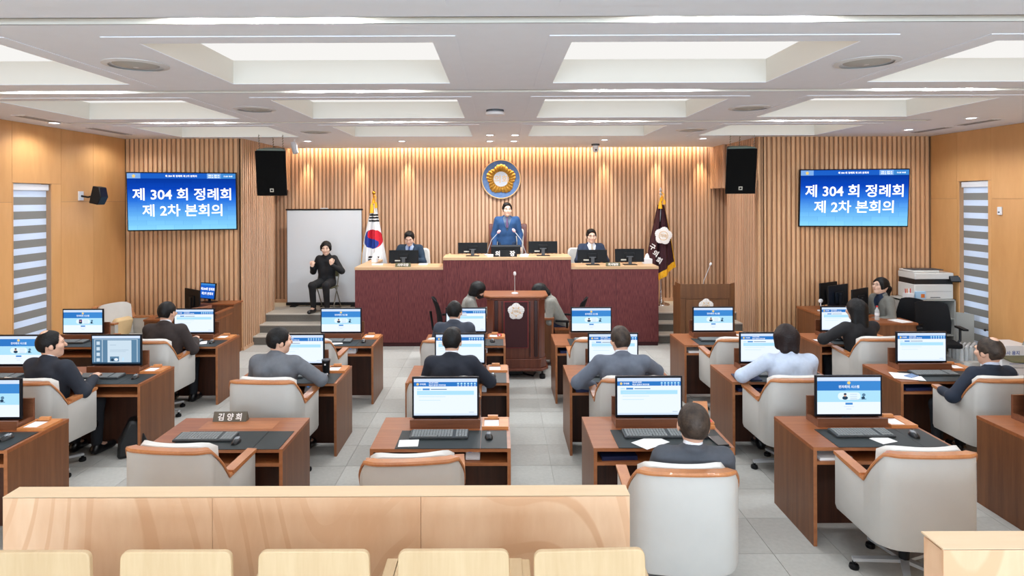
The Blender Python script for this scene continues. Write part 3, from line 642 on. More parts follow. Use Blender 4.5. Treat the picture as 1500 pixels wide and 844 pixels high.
# loose papers, phones, folders
def S(k): return seats[k][1], ROWY[seats[k][0]]
for k, dx, dy, rz, w, d_, m, nm, lab, cat in (
    ('R1d', -.25, .09, .06, .15, .13, 'paper', 'paper_sheet', 'small white card on the front centre desk mat', 'paper'),
    ('R1f', .07, .12, .35, .15, .12, 'paper', 'paper_sheet', 'white sheet below the keyboard on the front right desk', 'paper'),
    ('R1e', -.08, .09, .6, .25, .16, 'paper', 'paper_sheet', 'white sheet beside the nearest man in charcoal', 'paper'),
    ('R2b', -.10, .08, .3, .2, .15, 'paper', 'paper_sheet', 'white sheet with yellow pencil before the navy man', 'paper'),
    ('R3b', .20, .17, .4, .2, .16, 'paper', 'paper_sheet', 'white sheet beside the dark brown suited man', 'paper'),
    ('R3c', .0, .13, .3, .2, .12, 'paper', 'paper_sheet', 'white sheet on the empty desk before the left steps', 'paper'),
    ('R3f', .02, .12, -.3, .21, .13, 'paper', 'paper_sheet', 'white sheet on the desk before the brown lectern', 'paper'),
    ('R2g', -.36, .16, -.35, .28, .24, 'paper', 'paper_sheet', 'white sheets under a phone left of the balding man', 'paper'),
    ('R3g', -.42, .16, .1, .12, .2, 'paper', 'paper_sheet', 'white sheet left of the woman in black', 'paper'),
    ('R2a', .15, .1, .1, .2, .15, 'paper', 'paper_sheet', 'white sheet on the desk at the left edge', 'paper')):
    X, Y = S(k); flatpiece(nm, lab, cat, (X+dx, Y+dy, DH+.005), rz, w, d_, .0015, m)
X, Y = S('R2g'); o = flatpiece('phone', 'pale blue phone lying on white sheets', 'phone', (X-.3, Y+.17, DH+.007), .5, .16, .075, .008, 'phone_blue')
X, Y = S('R1e'); flatpiece('phone', 'black phone on the desk of the nearest man', 'phone', (X+.44, Y+.10, DH+.004), .12, .085, .17, .012, 'mouse_black')
o = MB().tube([(-.075, 0, .006), (.07, 0, .006)], .005, 8).tube([(.07, 0, .006), (.078, 0, .006)], [.005, .001], 8).build('pen', 'mouse_black'); o.location = (X-.14, Y+.2, DH+.004); o.rotation_euler = (0, 0, .35); tag(o, 'black pen lying above the white sheet', 'pen')
X, Y = S('R2b'); o = MB().tube([(-.06, 0, .004), (.06, 0, .004)], .004, 6).build('pencil', 'orange'); o.location = (X-.09, Y+.09, DH+.0075); o.rotation_euler = (0, 0, .6); tag(o, 'yellow pencil lying on a white sheet', 'pencil')
X, Y = S('R2f'); t = thing('folder', 'dark blue folder with gold emblem left of the woman in pale blue', 'folder', (X-.33, Y+.14, DH+.004), -.12)
MB().box(-.13, .13, -.1, .1, 0, .012).build('cover', 'navy_folder', t, bevel=.003); MB().lathe([(.03, .0122), (.03, .013)], 10).build('emblem', 'gold_trim', t, smooth=False).scale = (1.2, .8, 1)
X, Y = S('R1e'); t = thing('stamp_box', 'open orange wooden box with red lining', 'box', (X+.46, Y+.48, DH+.02))
MB().box(-.06, .06, -.07, .07, 0, .02).build('box_base', 'tray_wood', t, bevel=.002); MB().box(-.05, .05, -.06, .06, .02, .022).build('lining', 'red', t, smooth=False)
MB().box(-.06, .06, 0, .008, 0, .12, mat=Matrix.Translation((.0, .07, .02)) @ Matrix.Rotation(-.3, 4, 'X')).build('box_lid', 'tray_wood', t, smooth=False)
X, Y = S('R3d'); t = thing('stamp_box', 'small red label standing by the tray nearest the podium', 'box', (X+.45, Y+.45, DH+.02))
MB().box(-.03, .03, -.02, .02, 0, .03).build('box_base', 'red', t, bevel=.002); MB().box(-.012, .012, -.021, -.02, .006, .024).build('patch', 'paper', t, smooth=False)
X, Y = S('R2c'); t = thing('tumbler', 'black tumbler beside the grey suited man', 'cup', (X+.33, Y+.33, DH+.004))
MB().lathe([(.036, 0), (.042, .12), (.045, .125), (.045, .145), (.03, .148)], 20).build('body', 'mouse_black', t); MB().box(-.008, .008, -.044, -.042, .1, .118).build('logo_mark', 'white_emb', t, smooth=False)
MB().lathe([(.046, .144), (.046, .156), (.0, .158)], 20, closed=False).build('lid', 'grey_plastic', t)
for k, lab in (('R1d', 'front centre desk'), ('R2d', 'desk of the black suited man'), ('R2c', 'desk of the grey suited man'), ('R3d', 'desk nearest the podium'), ('R3c', 'empty desk before the left steps'), ('R1f', 'front right desk')):
    X, Y = S(k); t = thing('card_reader', 'white device in the shelf of the ' + lab, 'device', (X+.24, Y+.1, .634), 0, 'white devices in the desk shelves')
    MB().prism([(-.06, 0), (.06, 0), (.06, .05), (-.02, .06), (-.06, .02)], -.055, .055, 'x').build('body', 'white_plastic', t, bevel=.006)
    MB().box(-.035, -.01, -.031, -.03, .042, .056).build('display', 'ui_blue', t, smooth=False)
for k, lab in (('R1d', 'in the shelf of the front centre desk'), ('R1e', 'in the shelf of the nearest man'), ('R1c', 'in the shelf of the desk with the nameplate'), ('R3e', 'in the shelf right of the podium'), ('R2e', 'in the shelf of the blue grey suited man'), ('R2f', 'in the shelf of the woman in pale blue'), ('R2g', 'in the shelf of the balding man')):
    X, Y = S(k); flatpiece('folder', 'dark blue folder lying ' + lab, 'folder', (X-.33, Y+.13, .634), .05, .27, .2, .03, 'navy_folder', 'blue folders in the desk shelves')
for k, lab in (('R1f', 'front right desk'), ('R3f', 'empty desk before the lectern')):
    X, Y = S(k); flatpiece('paper_stack', 'stack of papers in the shelf of the ' + lab, 'paper', (X-.35, Y+.13, .634), .05, .25, .22, .02, 'paper')
X, Y = S('R1c'); nameplate('brown desktop nameplate with three white Korean letters', '김 양 희', (X-.12, Y+.60, DH), .28, .062, m='plate_brown')

# ---------------------------------------------------------------- white armchairs
def chair_path():
    hw, yb_, yf, r = .34, -.29, .25, .13; pts = []
    for k in range(8): pts.append((-hw, yf+(yb_+r-yf)*k/7))
    for k in range(1, 9):
        a = math.pi+math.pi/2*k/8; pts.append((-hw+r+r*math.cos(a), yb_+r+r*math.sin(a)))
    for k in range(1, 5): pts.append((-hw+r+(hw-r)*k/5, yb_))
    pts.append((0.0, yb_))
    pts = [(x, y-.045*max(0, math.cos(math.pi/2*x/.34))) for x, y in pts]
    L_ = pts; R_ = [(-x, y) for x, y in reversed(pts)]
    out = []
    for p in L_+R_:
        if not out or math.dist(p, out[-1]) > .004: out.append(p)
    return out
def seg_insert(path):
    # add the points where the slope between arm and back starts and ends
    res = []
    for p, q in zip(path, path[1:]):
        res.append(p)
        for yv in (-.10, -.155, -.2, -.235):
            if abs(p[0]) > .3 and abs(q[0]) > .3 and (p[1]-yv)*(q[1]-yv) < 0:
                t = (yv-p[1])/(q[1]-p[1]); res.append((p[0]+(q[0]-p[0])*t, yv))
    res.append(path[-1]); return sorted_unique(res)
def sorted_unique(ps): return ps
def topz(x, y):
    if y > -.10: return .69+.03*(y+.10)/.35
    if y > -.26: return .69+(.92-.69)*(-.10-y)/.16
    return .92+.012*math.cos(x/.34*1.2)
CP = seg_insert(chair_path())
def sweep(path, prof, mi=0):
    """prof(x, y) -> list of (offset inward, z); closed profile"""
    mb = MB(); n = len(path); vs = []; m = None
    for i, (x, y) in enumerate(path):
        a = Vector(path[max(i-1, 0)]); b = Vector(path[min(i+1, n-1)]); d = (b-a).normalized(); nrm = Vector((-d.y, d.x))
        pr = prof(x, y); m = len(pr)
        for off, z in pr: vs.append((x+nrm.x*off, y+nrm.y*off, z))
    fs = [(i*m+k, (i+1)*m+k, (i+1)*m+(k+1) % m, i*m+(k+1) % m) for i in range(n-1) for k in range(m)]
    fs += [tuple(range(m)), tuple((n-1)*m+k for k in range(m-1, -1, -1))]
    return mb.add(vs, fs, mi)
def taper(z): return .0
SHELL = sweep(CP, lambda x, y: [(.012, .325), (0, .36), (0, topz(x, y)-.012), (.006, topz(x, y)), (.05, topz(x, y)), (.055, topz(x, y)-.01), (.055, .34), (.04, .325)]).mesh('chair_shell', ['upholstery'])
RIM = sweep(CP, lambda x, y: [(-.006, topz(x, y)), (-.008, topz(x, y)+.012), (-.002, topz(x, y)+.024), (.055, topz(x, y)+.024), (.061, topz(x, y)+.014), (.06, topz(x, y))]).mesh('chair_rim', ['rim_wood'])
def arm_cap(s):
    return MB().box(s*.315-.036, s*.315+.036, -.07, .255, 0, .02, mat=Matrix.Translation((0, 0, .714)) @ Matrix.Rotation(.06, 4, 'X')).mesh('arm_cap', ['rim_wood'], False)
def cushion_me():
    mb = MB(); vs = []; nx, nz = 14, 8
    for j in range(nz+1):
        v = j/nz; z = .44+.53*v
        for i in range(nx+1):
            u = i/nx*2-1; x = .275*u; e = min(1, (1-abs(u)**6))
            vs.append((x, -.125-.09*(1-u*u)*.3+-.03*(1-u*u)+.05*abs(u)**4-.06*v, z-(.05*abs(u)**8)))
    F_ = [(j*(nx+1)+i, j*(nx+1)+i+1, (j+1)*(nx+1)+i+1, (j+1)*(nx+1)+i) for j in range(nz) for i in range(nx)]
    n0 = len(vs)
    for j in range(nz+1):
        v = j/nz; z = .44+.53*v
        for i in range(nx+1):
            u = i/nx*2-1; vs.append((.275*u*.96, -.235-.035*(1-u*u)+.04*abs(u)**4, z-.012-(.05*abs(u)**8)))
    F_ += [(n0+j*(nx+1)+i, n0+(j+1)*(nx+1)+i, n0+(j+1)*(nx+1)+i+1, n0+j*(nx+1)+i+1) for j in range(nz) for i in range(nx)]
    for i in range(nx): a = nz*(nx+1)+i; F_.append((a, a+1, n0+a+1, n0+a)); F_.append((i+1, i, n0+i, n0+i+1))
    for j in range(nz): a = j*(nx+1); F_.append((a, a+nx+1, n0+a+nx+1, n0+a)); a += nx; F_.append((a+nx+1, a, n0+a, n0+a+nx+1))
    return mb.add(vs, F_).mesh('back_cushion', ['cushion_white'], ang=60)
BACKC = cushion_me(); SEATC = MB().prism(rrect(.56, .54, .46, .06), .355, .455, 'z').mesh('seat_cushion', ['cushion_white'])
UNDER = MB().prism(rrect(.5, .5, .42, .05), .30, .35, 'z').tube([(0, 0, .3), (0, 0, .07)], [.045, .03], 14).mesh('column', ['black_plastic'])
def leg_me(mat='alu'):
    return MB().prism([(-.026, 0), (.026, 0), (.018, .33), (-.018, .33)], 0, .022, 'z').mesh('star_leg', [mat], False)
LEG = leg_me(); LEGB = leg_me('black_plastic'); CASTER = MB().lathe([(.03, 0), (.034, .012), (.03, .03), (.012, .036), (.012, .052)], 14).mesh('caster', ['black_plastic'])
def star_base(t, legm, turn=0, r=.33, zt=.085):
    for k in range(5):
        a = 2*math.pi*k/5+turn; o = inst('base_leg', legm, t, (0, 0, zt), a-math.pi/2)
        o.rotation_euler = (math.radians(-5), 0, a-math.pi/2)
        c = inst('caster', CASTER, t, (.32*math.cos(a), .32*math.sin(a), 0), 0)
AC = (arm_cap(-1), arm_cap(1))
def armchair(label, X, Y, rz=0, turn=.3, group='white swivel armchairs'):
    t = thing('armchair', label, 'chair', (X, Y, 0), rz, group)
    inst('shell', SHELL, t); inst('wooden_rim', RIM, t); inst('back_cushion', BACKC, t); inst('seat_cushion', SEATC, t, (0, -.22, 0)); inst('armrest', AC[0], t); inst('armrest', AC[1], t)
    inst('column', UNDER, t, (0, 0, 0)); star_base(t, LEG, turn); return t
D_ = math.radians
for lab, X, Y, rz, tn in (
    ('white armchair under the nearest man in charcoal', 1.15, 4.02, -2, .3),
    ('empty white armchair shown almost whole at the front right desk', 2.80, 4.26, 0, .45),
    ('empty white armchair in front of the nameplate desk', -2.19, 4.37, -6, .2),
    ('empty white armchair at the front centre desk, mostly behind parapet', -.588, 4.19, 5, .2),
    ('white armchair of the grey suited man, behind the nameplate', -2.16, 5.89, -4, .1),
    ('white armchair of the black suited man, behind the centre monitor', -.527, 5.89, 0, .4),
    ('white armchair of the blue grey suited man', 1.233, 5.89, 0, .3),
    ('white armchair of the woman in pale blue', 2.77, 5.89, 2, .5),
    ('white armchair of the balding man at the right edge', 4.64, 5.85, 0, .2),
    ('white armchair of the navy man with thinning crown', -4.37, 5.89, -6, -.25),
    ('white armchair of the dark brown suited man', -4.17, 7.47, -4, -.2),
    ('empty white armchair before the left steps desk', -2.26, 7.47, -4, .3),
    ('white armchair of the man nearest the podium', -.60, 7.47, 0, .3),
    ('empty white armchair right of the podium', 1.185, 7.47, 0, .6),
    ('empty white armchair at the desk before the brown lectern', 2.85, 7.47, 2, .3),
    ('white armchair of the woman in black', 4.52, 7.47, 2, .4)):
    armchair(lab, X, Y, D_(rz), tn)
t = armchair('white armchair with yellow cushion by the left wall', -5.93, 9.66, D_(-108), .3)
o = MB().prism(rrect(.32, .32, .30, .06), -.05, .05, 'y').build('cushion', 'yellow_cushion', None, bevel=.03); o.location = (-6.01, 9.72, .46); o.rotation_euler = (D_(-16), 0, D_(-108)); tag(o, 'pale yellow cushion on the armchair by the left wall', 'cushion')
o = MB().prism([(-.14, 0), (.12, 0), (.13, .12), (.05, .36), (-.03, .37), (-.13, .16)], -.1, .1, 'y').build('bag', 'bag_black', None, bevel=.03); o.location = (-3.76, 6.30, 0.0); o.rotation_euler = (0, 0, .5); tag(o, 'black bag leaning inside the desk of the navy man', 'bag')

# black task chairs
def task_chair(label, X, Y, rz, z=0, mesh='black_mesh'):
    t = thing('task_chair', label, 'chair', (X, Y, z), rz, 'black task chairs'); mb = MB(); vs = []; nx, nz = 8, 8
    for s in (0, 1):
        for j in range(nz+1):
            v = j/nz
            for i in range(nx+1):
                u = i/nx*2-1; w = .235-.03*abs(v-.35)
                vs.append((w*u, -.24-.10*v+.05*u*u-.02*s+.03*math.sin(v*3), .56+.46*v-.03*abs(u)**4*(1 if v > .9 else 0)))
    n0 = (nx+1)*(nz+1); F_ = []
    for j in range(nz):
        for i in range(nx):
            a = j*(nx+1)+i; F_.append((a, a+1, a+nx+2, a+nx+1)); a += n0; F_.append((a, a+nx+1, a+nx+2, a+1))
    for i in range(nx): F_.append((i+1, i, n0+i, n0+i+1)); a = nz*(nx+1)+i; F_.append((a, a+1, n0+a+1, n0+a))
    for j in range(nz): a = j*(nx+1); F_.append((a, a+nx+1, n0+a+nx+1, n0+a)); a += nx; F_.append((a+nx+1, a, n0+a, n0+a+nx+1))
    mb.add(vs, F_).build('backrest', mesh, t)
    MB().tube([(0, -.12, .40), (0, -.33, .5), (0, -.37, .8)], .02, 8).build('back_spine', 'black_plastic', t)
    MB().prism(rrect(.48, .46, .46, .08), .43, .49, 'z').build('seat', 'black_mesh', t, bevel=.015).location = (0, -.22, 0)
    for s in (-1, 1): MB().tube([(s*.24, -.05, .44), (s*.29, -.06, .5), (s*.29, -.06, .67)], .017, 8).box(s*.29-.035, s*.29+.035, -.16, .12, .67, .695).build('armrest', 'black_plastic', t)
    MB().tube([(0, 0, .43), (0, 0, .08)], [.03, .025], 10).build('column', 'black_plastic', t); star_base(t, LEGB, .3); return t

# folding chair
def folding_chair(label, X, Y, rz, z=0):
    t = thing('folding_chair', label, 'chair', (X, Y, z), rz)
    for s in (-1, 1):
        MB().tube([(s*.215, .2, .012), (s*.21, -.02, .44), (s*.205, -.2, .84)], .012, 8).build('front_leg', 'tube_grey', t)
        MB().tube([(s*.195, -.26, .012), (s*.195, -.02, .40), (s*.195, .06, .45)], .011, 8).build('rear_leg', 'tube_grey', t)
    MB().tube([(-.215, .2, .012), (.215, .2, .012)], .01, 8).tube([(-.195, -.26, .012), (.195, -.26, .012)], .01, 8).tube([(-.205, -.2, .84), (.205, -.2, .84)], .012, 8).build('crossbar', 'tube_grey', t)
    MB().prism(rrect(.40, .38, .38, .05), .435, .465, 'z').build('seat', 'olive', t, bevel=.01).location = (0, -.16, 0)
    MB().box(-.195, .195, -.008, .012, 0, .2, mat=Matrix.Translation((0, -.175, .63)) @ Matrix.Rotation(.42, 4, 'X')).build('backrest', 'olive', t, bevel=.01)
    return t

# ---------------------------------------------------------------- rostrum
R0, R1, RY = -2.55, 2.81, 10.85; C0, C1 = -.99, 1.266
ro = thing('rostrum', 'long maroon rostrum with pale wood counter and raised centre', 'rostrum', (0, RY, 0))
def rb(n, m, *b, **k): return MB().box(*b).build(n, m, ro, smooth=False, **k)
rb('wing_panel', 'maroon', R0, C0, 0, .05, .07, 1.355); rb('centre_panel', 'maroon', C0, C1, -.02, .05, .07, 1.525); rb('wing_panel', 'maroon', C1, R1, 0, .05, .07, 1.355)
MB().box(R0+.01, C0, .01, .05, 0, .07).box(C0, C1, -.01, .05, 0, .07).box(C1, R1-.01, .01, .05, 0, .07).build('plinth', 'velvet', ro, smooth=False)
for x in (-1.78, .14, 2.06): rb('panel_joint', 'velvet', x-.003, x+.003, -.0215 if C0 < x < C1 else -.0015, 0, .07, 1.35)
rb('side_panel', 'maroon', R0, R0+.05, .05, 1.45, 0, 1.355); rb('side_panel', 'maroon', R1-.05, R1, .05, 1.45, 0, 1.355)
rb('wing_counter', 'counter_wood', R0-.004, C0, -.006, .62, 1.355, 1.40); rb('wing_counter', 'counter_wood', C1, R1+.004, -.006, .62, 1.355, 1.40)
rb('arm_counter', 'counter_wood', R0-.004, R0+.22, .62, 1.45, 1.355, 1.40); rb('arm_counter', 'counter_wood', R1-.22, R1+.004, .62, 1.45, 1.355, 1.40)
rb('centre_counter', 'counter_wood', C0-.004, C1+.004, -.026, .62, 1.525, 1.57)
rb('centre_side', 'counter_wood', C0, C0+.04, .05, 1.3, 1.0, 1.525); rb('centre_side', 'counter_wood', C1-.04, C1, .05, 1.3, 1.0, 1.525)
MB().box(R0+.05, C0, .05, 1.6, 0, .65).box(C1, R1-.05, .05, 1.6, 0, .65).box(C0, C1, .05, 1.6, 0, .82).build('inner_floor', 'platform_carpet', ro, smooth=False)

def rear_monitor(label, px0, px1, py_top, py_bot, Y, zbase, yaw=0, neck=True):
    """seen from behind: dark back, stand, sticker; it faces away from the hall"""
    xc = PX((px0+px1)/2, Y, py_bot); w = (px1-px0)/F*Y; zt = PZ((px0+px1)/2, py_top, Y)-zbase; zb = .045; h = zt-zb
    t = thing('monitor', label, 'monitor', (xc, Y, zbase), yaw, 'monitors on the rostrum')
    R = Matrix.Translation((0, 0, zb)) @ Matrix.Rotation(-.08, 4, 'X')
    MB().box(-w/2, w/2, -.012, .012, 0, h, mat=R).build('housing', 'monitor_back', t, bevel=.006)
    MB().box(-w/2+.012, w/2-.012, .0125, .0135, .012, h-.012, mat=R).build('screen', 'ui_blue', t, smooth=False)
    MB().box(-w*.16, w*.16, -.03, -.012, h*.25, h*.7, mat=R).build('rear_bulge', 'monitor_back', t, bevel=.008)
    MB().box(-.03, .03, -.055, -.035, 0, h*.62).build('stand_neck', 'grey_plastic', t, bevel=.004)
    MB().box(-.06, .06, -.045, -.03, h*.56, h*.64).build('mount_plate', 'grey_plastic', t, bevel=.003)
    MB().box(-.12, .12, -.12, .06, 0, .01).build('stand_foot', 'black_plastic', t, bevel=.004)
    MB().box(-w*.3, -w*.12, -.0135, -.012, h*.12, h*.22, mat=R).build('sticker', 'sticker', t, smooth=False)
    return t
rear_monitor('black monitor seen from behind before the left rostrum man', 570, 613, 366.5, 388, 11.18, 1.40)
rear_monitor('black monitor seen from behind left of the standing chairman', 671, 714, 355.5, 376, 11.15, 1.57)
rear_monitor('black monitor seen from behind right of the standing chairman', 774.5, 816.5, 353.5, 376, 11.15, 1.57)
rear_monitor('black monitor seen from behind before the right rostrum man', 846, 889.5, 366, 388, 11.18, 1.40)
rear_monitor('black monitor seen from behind beside the right rostrum nameplate', 901, 943.5, 364.5, 388, 11.18, 1.40)
t = thing('low_monitor', 'low dark screen behind the black chairman nameplate', 'monitor', (PX(741, 11.2), 11.22, 1.57))
MB().box(-.27, .27, -.01, .012, 0.02, .19).build('housing', 'monitor_back', t, bevel=.005); MB().box(-.27, .27, -.012, -.01, .16, .185).build('top_band', 'grey_plastic', t, smooth=False); MB().box(-.2, .2, -.05, .05, 0, .02).build('foot', 'black_plastic', t, smooth=False)
nameplate('black nameplate with two white letters before the chairman', '의      장', (PX(740, 10.95), 10.95, 1.57), .42, .10, m='monitor_back', h=.12)
nameplate('small bronze nameplate before the left rostrum man', '사무국장', (PX(590.5, 10.93), 10.93, 1.40), .27, .055, m='olive', h=.07)
nameplate('small bronze nameplate between the right rostrum monitors', '의사팀장', (PX(898, 10.93), 10.93, 1.40), .25, .05, m='olive', h=.065)
def gooseneck(label, base, mid, tip, headr=.028, m='pink'):
    t = thing('microphone', label, 'microphone', base); b = Vector(base)
    MB().lathe([(.05, 0), (.05, .012), (.02, .02)], 16).build('mic_base', 'white_plastic', t)
    p = [Vector((0, 0, .01)), Vector(mid)-b, Vector(tip)-b]; q = [p[0].lerp(p[1], k/4) for k in range(4)]+[p[1].lerp(p[2], k/4) for k in range(5)]
    MB().tube(q, .006, 6).build('gooseneck', 'alu', t); d = (p[2]-p[1]).normalized()
    MB().ball((0, 0, 0), (headr, headr, headr*1.5), 12, mat=Matrix.Translation(p[2]) @ d.to_track_quat('Z', 'Y').to_matrix().to_4x4()).build('mic_head', m, t)
Yc = 11.3
gooseneck('gooseneck microphone with pale pink head left of the chairman', (PX(713, Yc), Yc, 1.57), (PX(720, Yc), Yc+.05, PZ(720, 352, Yc)), (PX(731, Yc), Yc+.08, PZ(731, 340, Yc)))
gooseneck('gooseneck microphone with pale pink head right of the chairman', (PX(771, Yc), Yc, 1.57), (PX(764, Yc), Yc+.05, PZ(764, 352, Yc)), (PX(753, Yc), Yc+.08, PZ(753, 338, Yc)))
def tissue(label, loc, w=.13, m='white_plastic'):
    t = thing('tissue_box', label, 'tissue box', loc); MB().box(-w/2, w/2, -.07, .07, 0, .09).build('box', m, t, bevel=.004)
    MB().prism([(-.045, .09), (.045, .09), (.03, .15), (.01, .19), (-.02, .17), (-.035, .13)], -.02, .02, 'y').build('tissue', 'paper', t, bevel=.008)
tissue('white tissue box on the left arm of the rostrum', (PX(549, 11.75), 11.75, 1.40), .1)
tissue('white tissue box beside the rightmost rostrum monitor', (PX(948, 11.35), 11.35, 1.40), .16)
flatpiece('paper_sheet', 'white papers beside the left rostrum monitor', 'paper', (PX(620, 11.3), 11.3, 1.40), 0, .16, .2, .012, 'paper')
flatpiece('paper_sheet', 'white papers on the left arm of the rostrum', 'paper', (PX(556, 11.5), 11.3, 1.40), .2, .2, .2, .01, 'paper')
flatpiece('booklet', 'white booklets left of the black nameplate', 'paper', (PX(718, 11.2), 11.05, 1.57), .2, .12, .16, .03, 'paper')
flatpiece('booklet', 'white booklets right of the black nameplate', 'paper', (PX(768, 11.2), 11.05, 1.57), -.2, .14, .16, .03, 'paper')
# chairs behind the rostrum
t = thing('chairman_chair', 'tall wooden framed cream chair behind the standing chairman', 'chair', (PX(744.5, 12.35), 12.35, .82))
zt = PZ(744, 328, 12.5)-.82
MB().prism(rrect(.74, .78, zt-.3, .03), 0, .06, 'y').build('back_frame', 'podium_wood', t, bevel=.01).location = (0, .2, .3)
MB().prism(rrect(.6, .64, zt-.45, .05), 0, .05, 'y').build('back_pad', 'cushion_white', t, bevel=.02).location = (0, .15, .35)
MB().prism(rrect(.58, .56, .5, .05), .38, .48, 'z').build('seat', 'cushion_white', t, bevel=.02).location = (0, -.3, 0)
for s in (-1, 1): MB().box(s*.33-.03, s*.33+.03, -.3, .22, .64, .68).box(s*.33-.02, s*.33+.02, -.28, -.24, .3, .64).build('armrest', 'podium_wood', t, bevel=.008)
MB().tube([(0, 0, .38), (0, 0, .06)], .03, 10).build('column', 'black_plastic', t); star_base(t, LEGB, .2)
def cream_chair(label, X, Y, z, rz):
    t = thing('cream_chair', label, 'chair', (X, Y, z), rz, 'cream chairs behind the rostrum wings')
    MB().prism(rrect(.5, .46, .52, .08), 0, .07, 'y').build('backrest', 'cushion_white', t, bevel=.025).location = (0, .2, .45)
    MB().prism(rrect(.52, .5, .48, .06), .38, .47, 'z').build('seat', 'cushion_white', t, bevel=.02).location = (0, -.27, 0)
    for s in (-1, 1): MB().box(s*.28-.025, s*.28+.025, -.25, .2, .62, .65).box(s*.28-.015, s*.28+.015, .0, .04, .4, .62).build('armrest', 'black_plastic', t)
    MB().tube([(0, 0, .38), (0, 0, .06)], .03, 10).build('column', 'black_plastic', t); star_base(t, LEGB, .2); return t
cream_chair('cream chair behind the left rostrum man', PX(610, 12.2), 12.1, .65, -.1)
cream_chair('cream chair left of the right rostrum man', PX(852, 12.2), 12.1, .65, .15)

# emblem on the wall
def flower(mb, R, y, ribs=5, base=.72, amp=.16, mi=0, dome=.05, inner=.5, n=200, lobes=25):
    """five petalled blossom ring with ribbed petals, in the XZ plane"""
    rings = 7; vs = []
    for j in range(rings+1):
        v = j/rings
        for k in range(n):
            a = 2*math.pi*k/n+math.pi/2; out = R*(1-.15*(1-abs(math.cos(2.5*(a-math.pi/2)))**1.25)+.035*(abs(math.cos(lobes/2*(a-math.pi/2)))-.5))
            r = R*inner+(out-R*inner)*v; rib = .5+.5*abs(math.cos(lobes/2*(a-math.pi/2)))
            vs.append((r*math.cos(a), y-dome*(math.sin(math.pi*min(v*.92+.04, 1))**.6)*(.2+.8*rib), r*math.sin(a)))
    fs = [(j*n+k, j*n+(k+1) % n, (j+1)*n+(k+1) % n, (j+1)*n+k) for j in range(rings) for k in range(n)]
    return mb.add(vs, fs, mi)
YE = YB-.06; ex = PX(734, YE, 262); ez = PZ(734, 262.5, YE); RE = 28.7/F*YE
em = thing('wall_emblem', 'round blue emblem with golden blossom on the slatted wall', 'emblem', (ex, YE, ez))
def ydisc(mb, r, y0, y1, n=64, mi=0): return mb.prism([(r*math.cos(2*math.pi*k/n), r*math.sin(2*math.pi*k/n)) for k in range(n)], y0, y1, 'y', mi)
ydisc(MB(), RE*.965, -.02, .02).build('disc', 'emblem_blue', em)
RM = MB(); n = 64
vs = [(r*math.cos(2*math.pi*k/n), y, r*math.sin(2*math.pi*k/n)) for r, y in ((RE*.955, .02), (RE*.955, -.035), (RE, -.035), (RE, .02)) for k in range(n)]
RM.add(vs, [(j*n+k, j*n+(k+1) % n, ((j+1) % 4)*n+(k+1) % n, ((j+1) % 4)*n+k) for j in range(4) for k in range(n)]).build('gold_rim', 'gold_trim', em)
flower(MB(), RE*.76, -.03, inner=.50, dome=.06).build('golden_blossom', 'gold_leaf', em, smooth=True)
ydisc(MB(), RE*.40, -.045, -.02).build('centre_disc', 'emblem_grey', em)
mbtext(MB(), '의회', RE*.42, 0, -.047, 0, 0, .01).build('lettering', 'gold_trim', em, smooth=False)
def small_emblem(parent, X, Y, Z, r, parts=True):
    e = flower(MB(), r, 0, inner=.02, dome=.012, lobes=25); e.prism([(r*.8*math.cos(2*math.pi*k/20), r*.8*math.sin(2*math.pi*k/20)) for k in range(20)], -.004, .004, 'y')
    o = e.build('emblem', 'white_emb', parent); o.location = (X, Y, Z)
    g = MB(); n = 30
    vs = [(q*math.cos(2*math.pi*k/n), -.0125, q*math.sin(2*math.pi*k/n)) for q in (r*.42, r*.46) for k in range(n)]
    g.add(vs, [(k, (k+1) % n, n+(k+1) % n, n+k) for k in range(n)])
    for k in range(5):
        a = math.pi/2+2*math.pi*k/5+math.pi/5; g.box(-.06*r, .06*r, -.0128, -.0124, r*.46, r*.62, mat=Matrix.Rotation(-(a-math.pi/2), 4, 'Y'))
    mbtext(g, '의회', r*.36, 0, -.0128, 0, 0, .01)
    b = g.build('emblem_detail', 'gold_trim', o, smooth=False)

# podium
px_, py_ = PX(756, 8.85, 480), 8.85
t = thing('podium', 'dark glossy wooden podium with red velvet panel and white emblem', 'podium', (px_, py_, 0))
def hexa(w, d, c): return [(-w/2+c, 0), (w/2-c, 0), (w/2, c*1.2), (w/2, d), (-w/2, d), (-w/2, c*1.2)]
MB().prism(hexa(.84, .5, .09), .29, 1.14, 'z').build('body', 'podium_wood', t, bevel=.006).location = (0, .02, 0)
MB().prism(hexa(.88, .52, .09), .15, .29, 'z').build('base', 'podium_wood', t, bevel=.008).location = (0, .01, 0)
MB().prism(hexa(.94, .56, .1), .12, .155, 'z').build('base_moulding', 'podium_wood', t, bevel=.008).location = (0, -.015, 0)
MB().prism(hexa(.94, .56, .1), 1.17, 1.2, 'z').build('top', 'walnut_top', t, bevel=.01).location = (0, -.015, 0)
MB().prism(hexa(.88, .52, .09), 1.14, 1.17, 'z').build('top_moulding', 'podium_wood', t, bevel=.01).location = (0, .005, 0)
for s in (-1, 1):
    o = MB().prism(rrect(.055, .055, .82, .027), 0, .02, 'y').build('pilaster', 'podium_dark', t, bevel=.008); o.location = (s*.285, .005, .32)
    MB().box(s*.20-.008, s*.20+.008, .004, .02, .32, 1.12).build('beading', 'podium_dark', t, bevel=.003)
MB().box(-.175, .175, .0, .02, .45, 1.125).build('velvet_trim', 'velvet_trim', t, bevel=.003); MB().box(-.165, .165, -.005, .0, .46, 1.115).build('velvet_panel', 'velvet', t, smooth=False)
small_emblem(t, 0, -.012, PZ(754, 456, 8.85), .122)
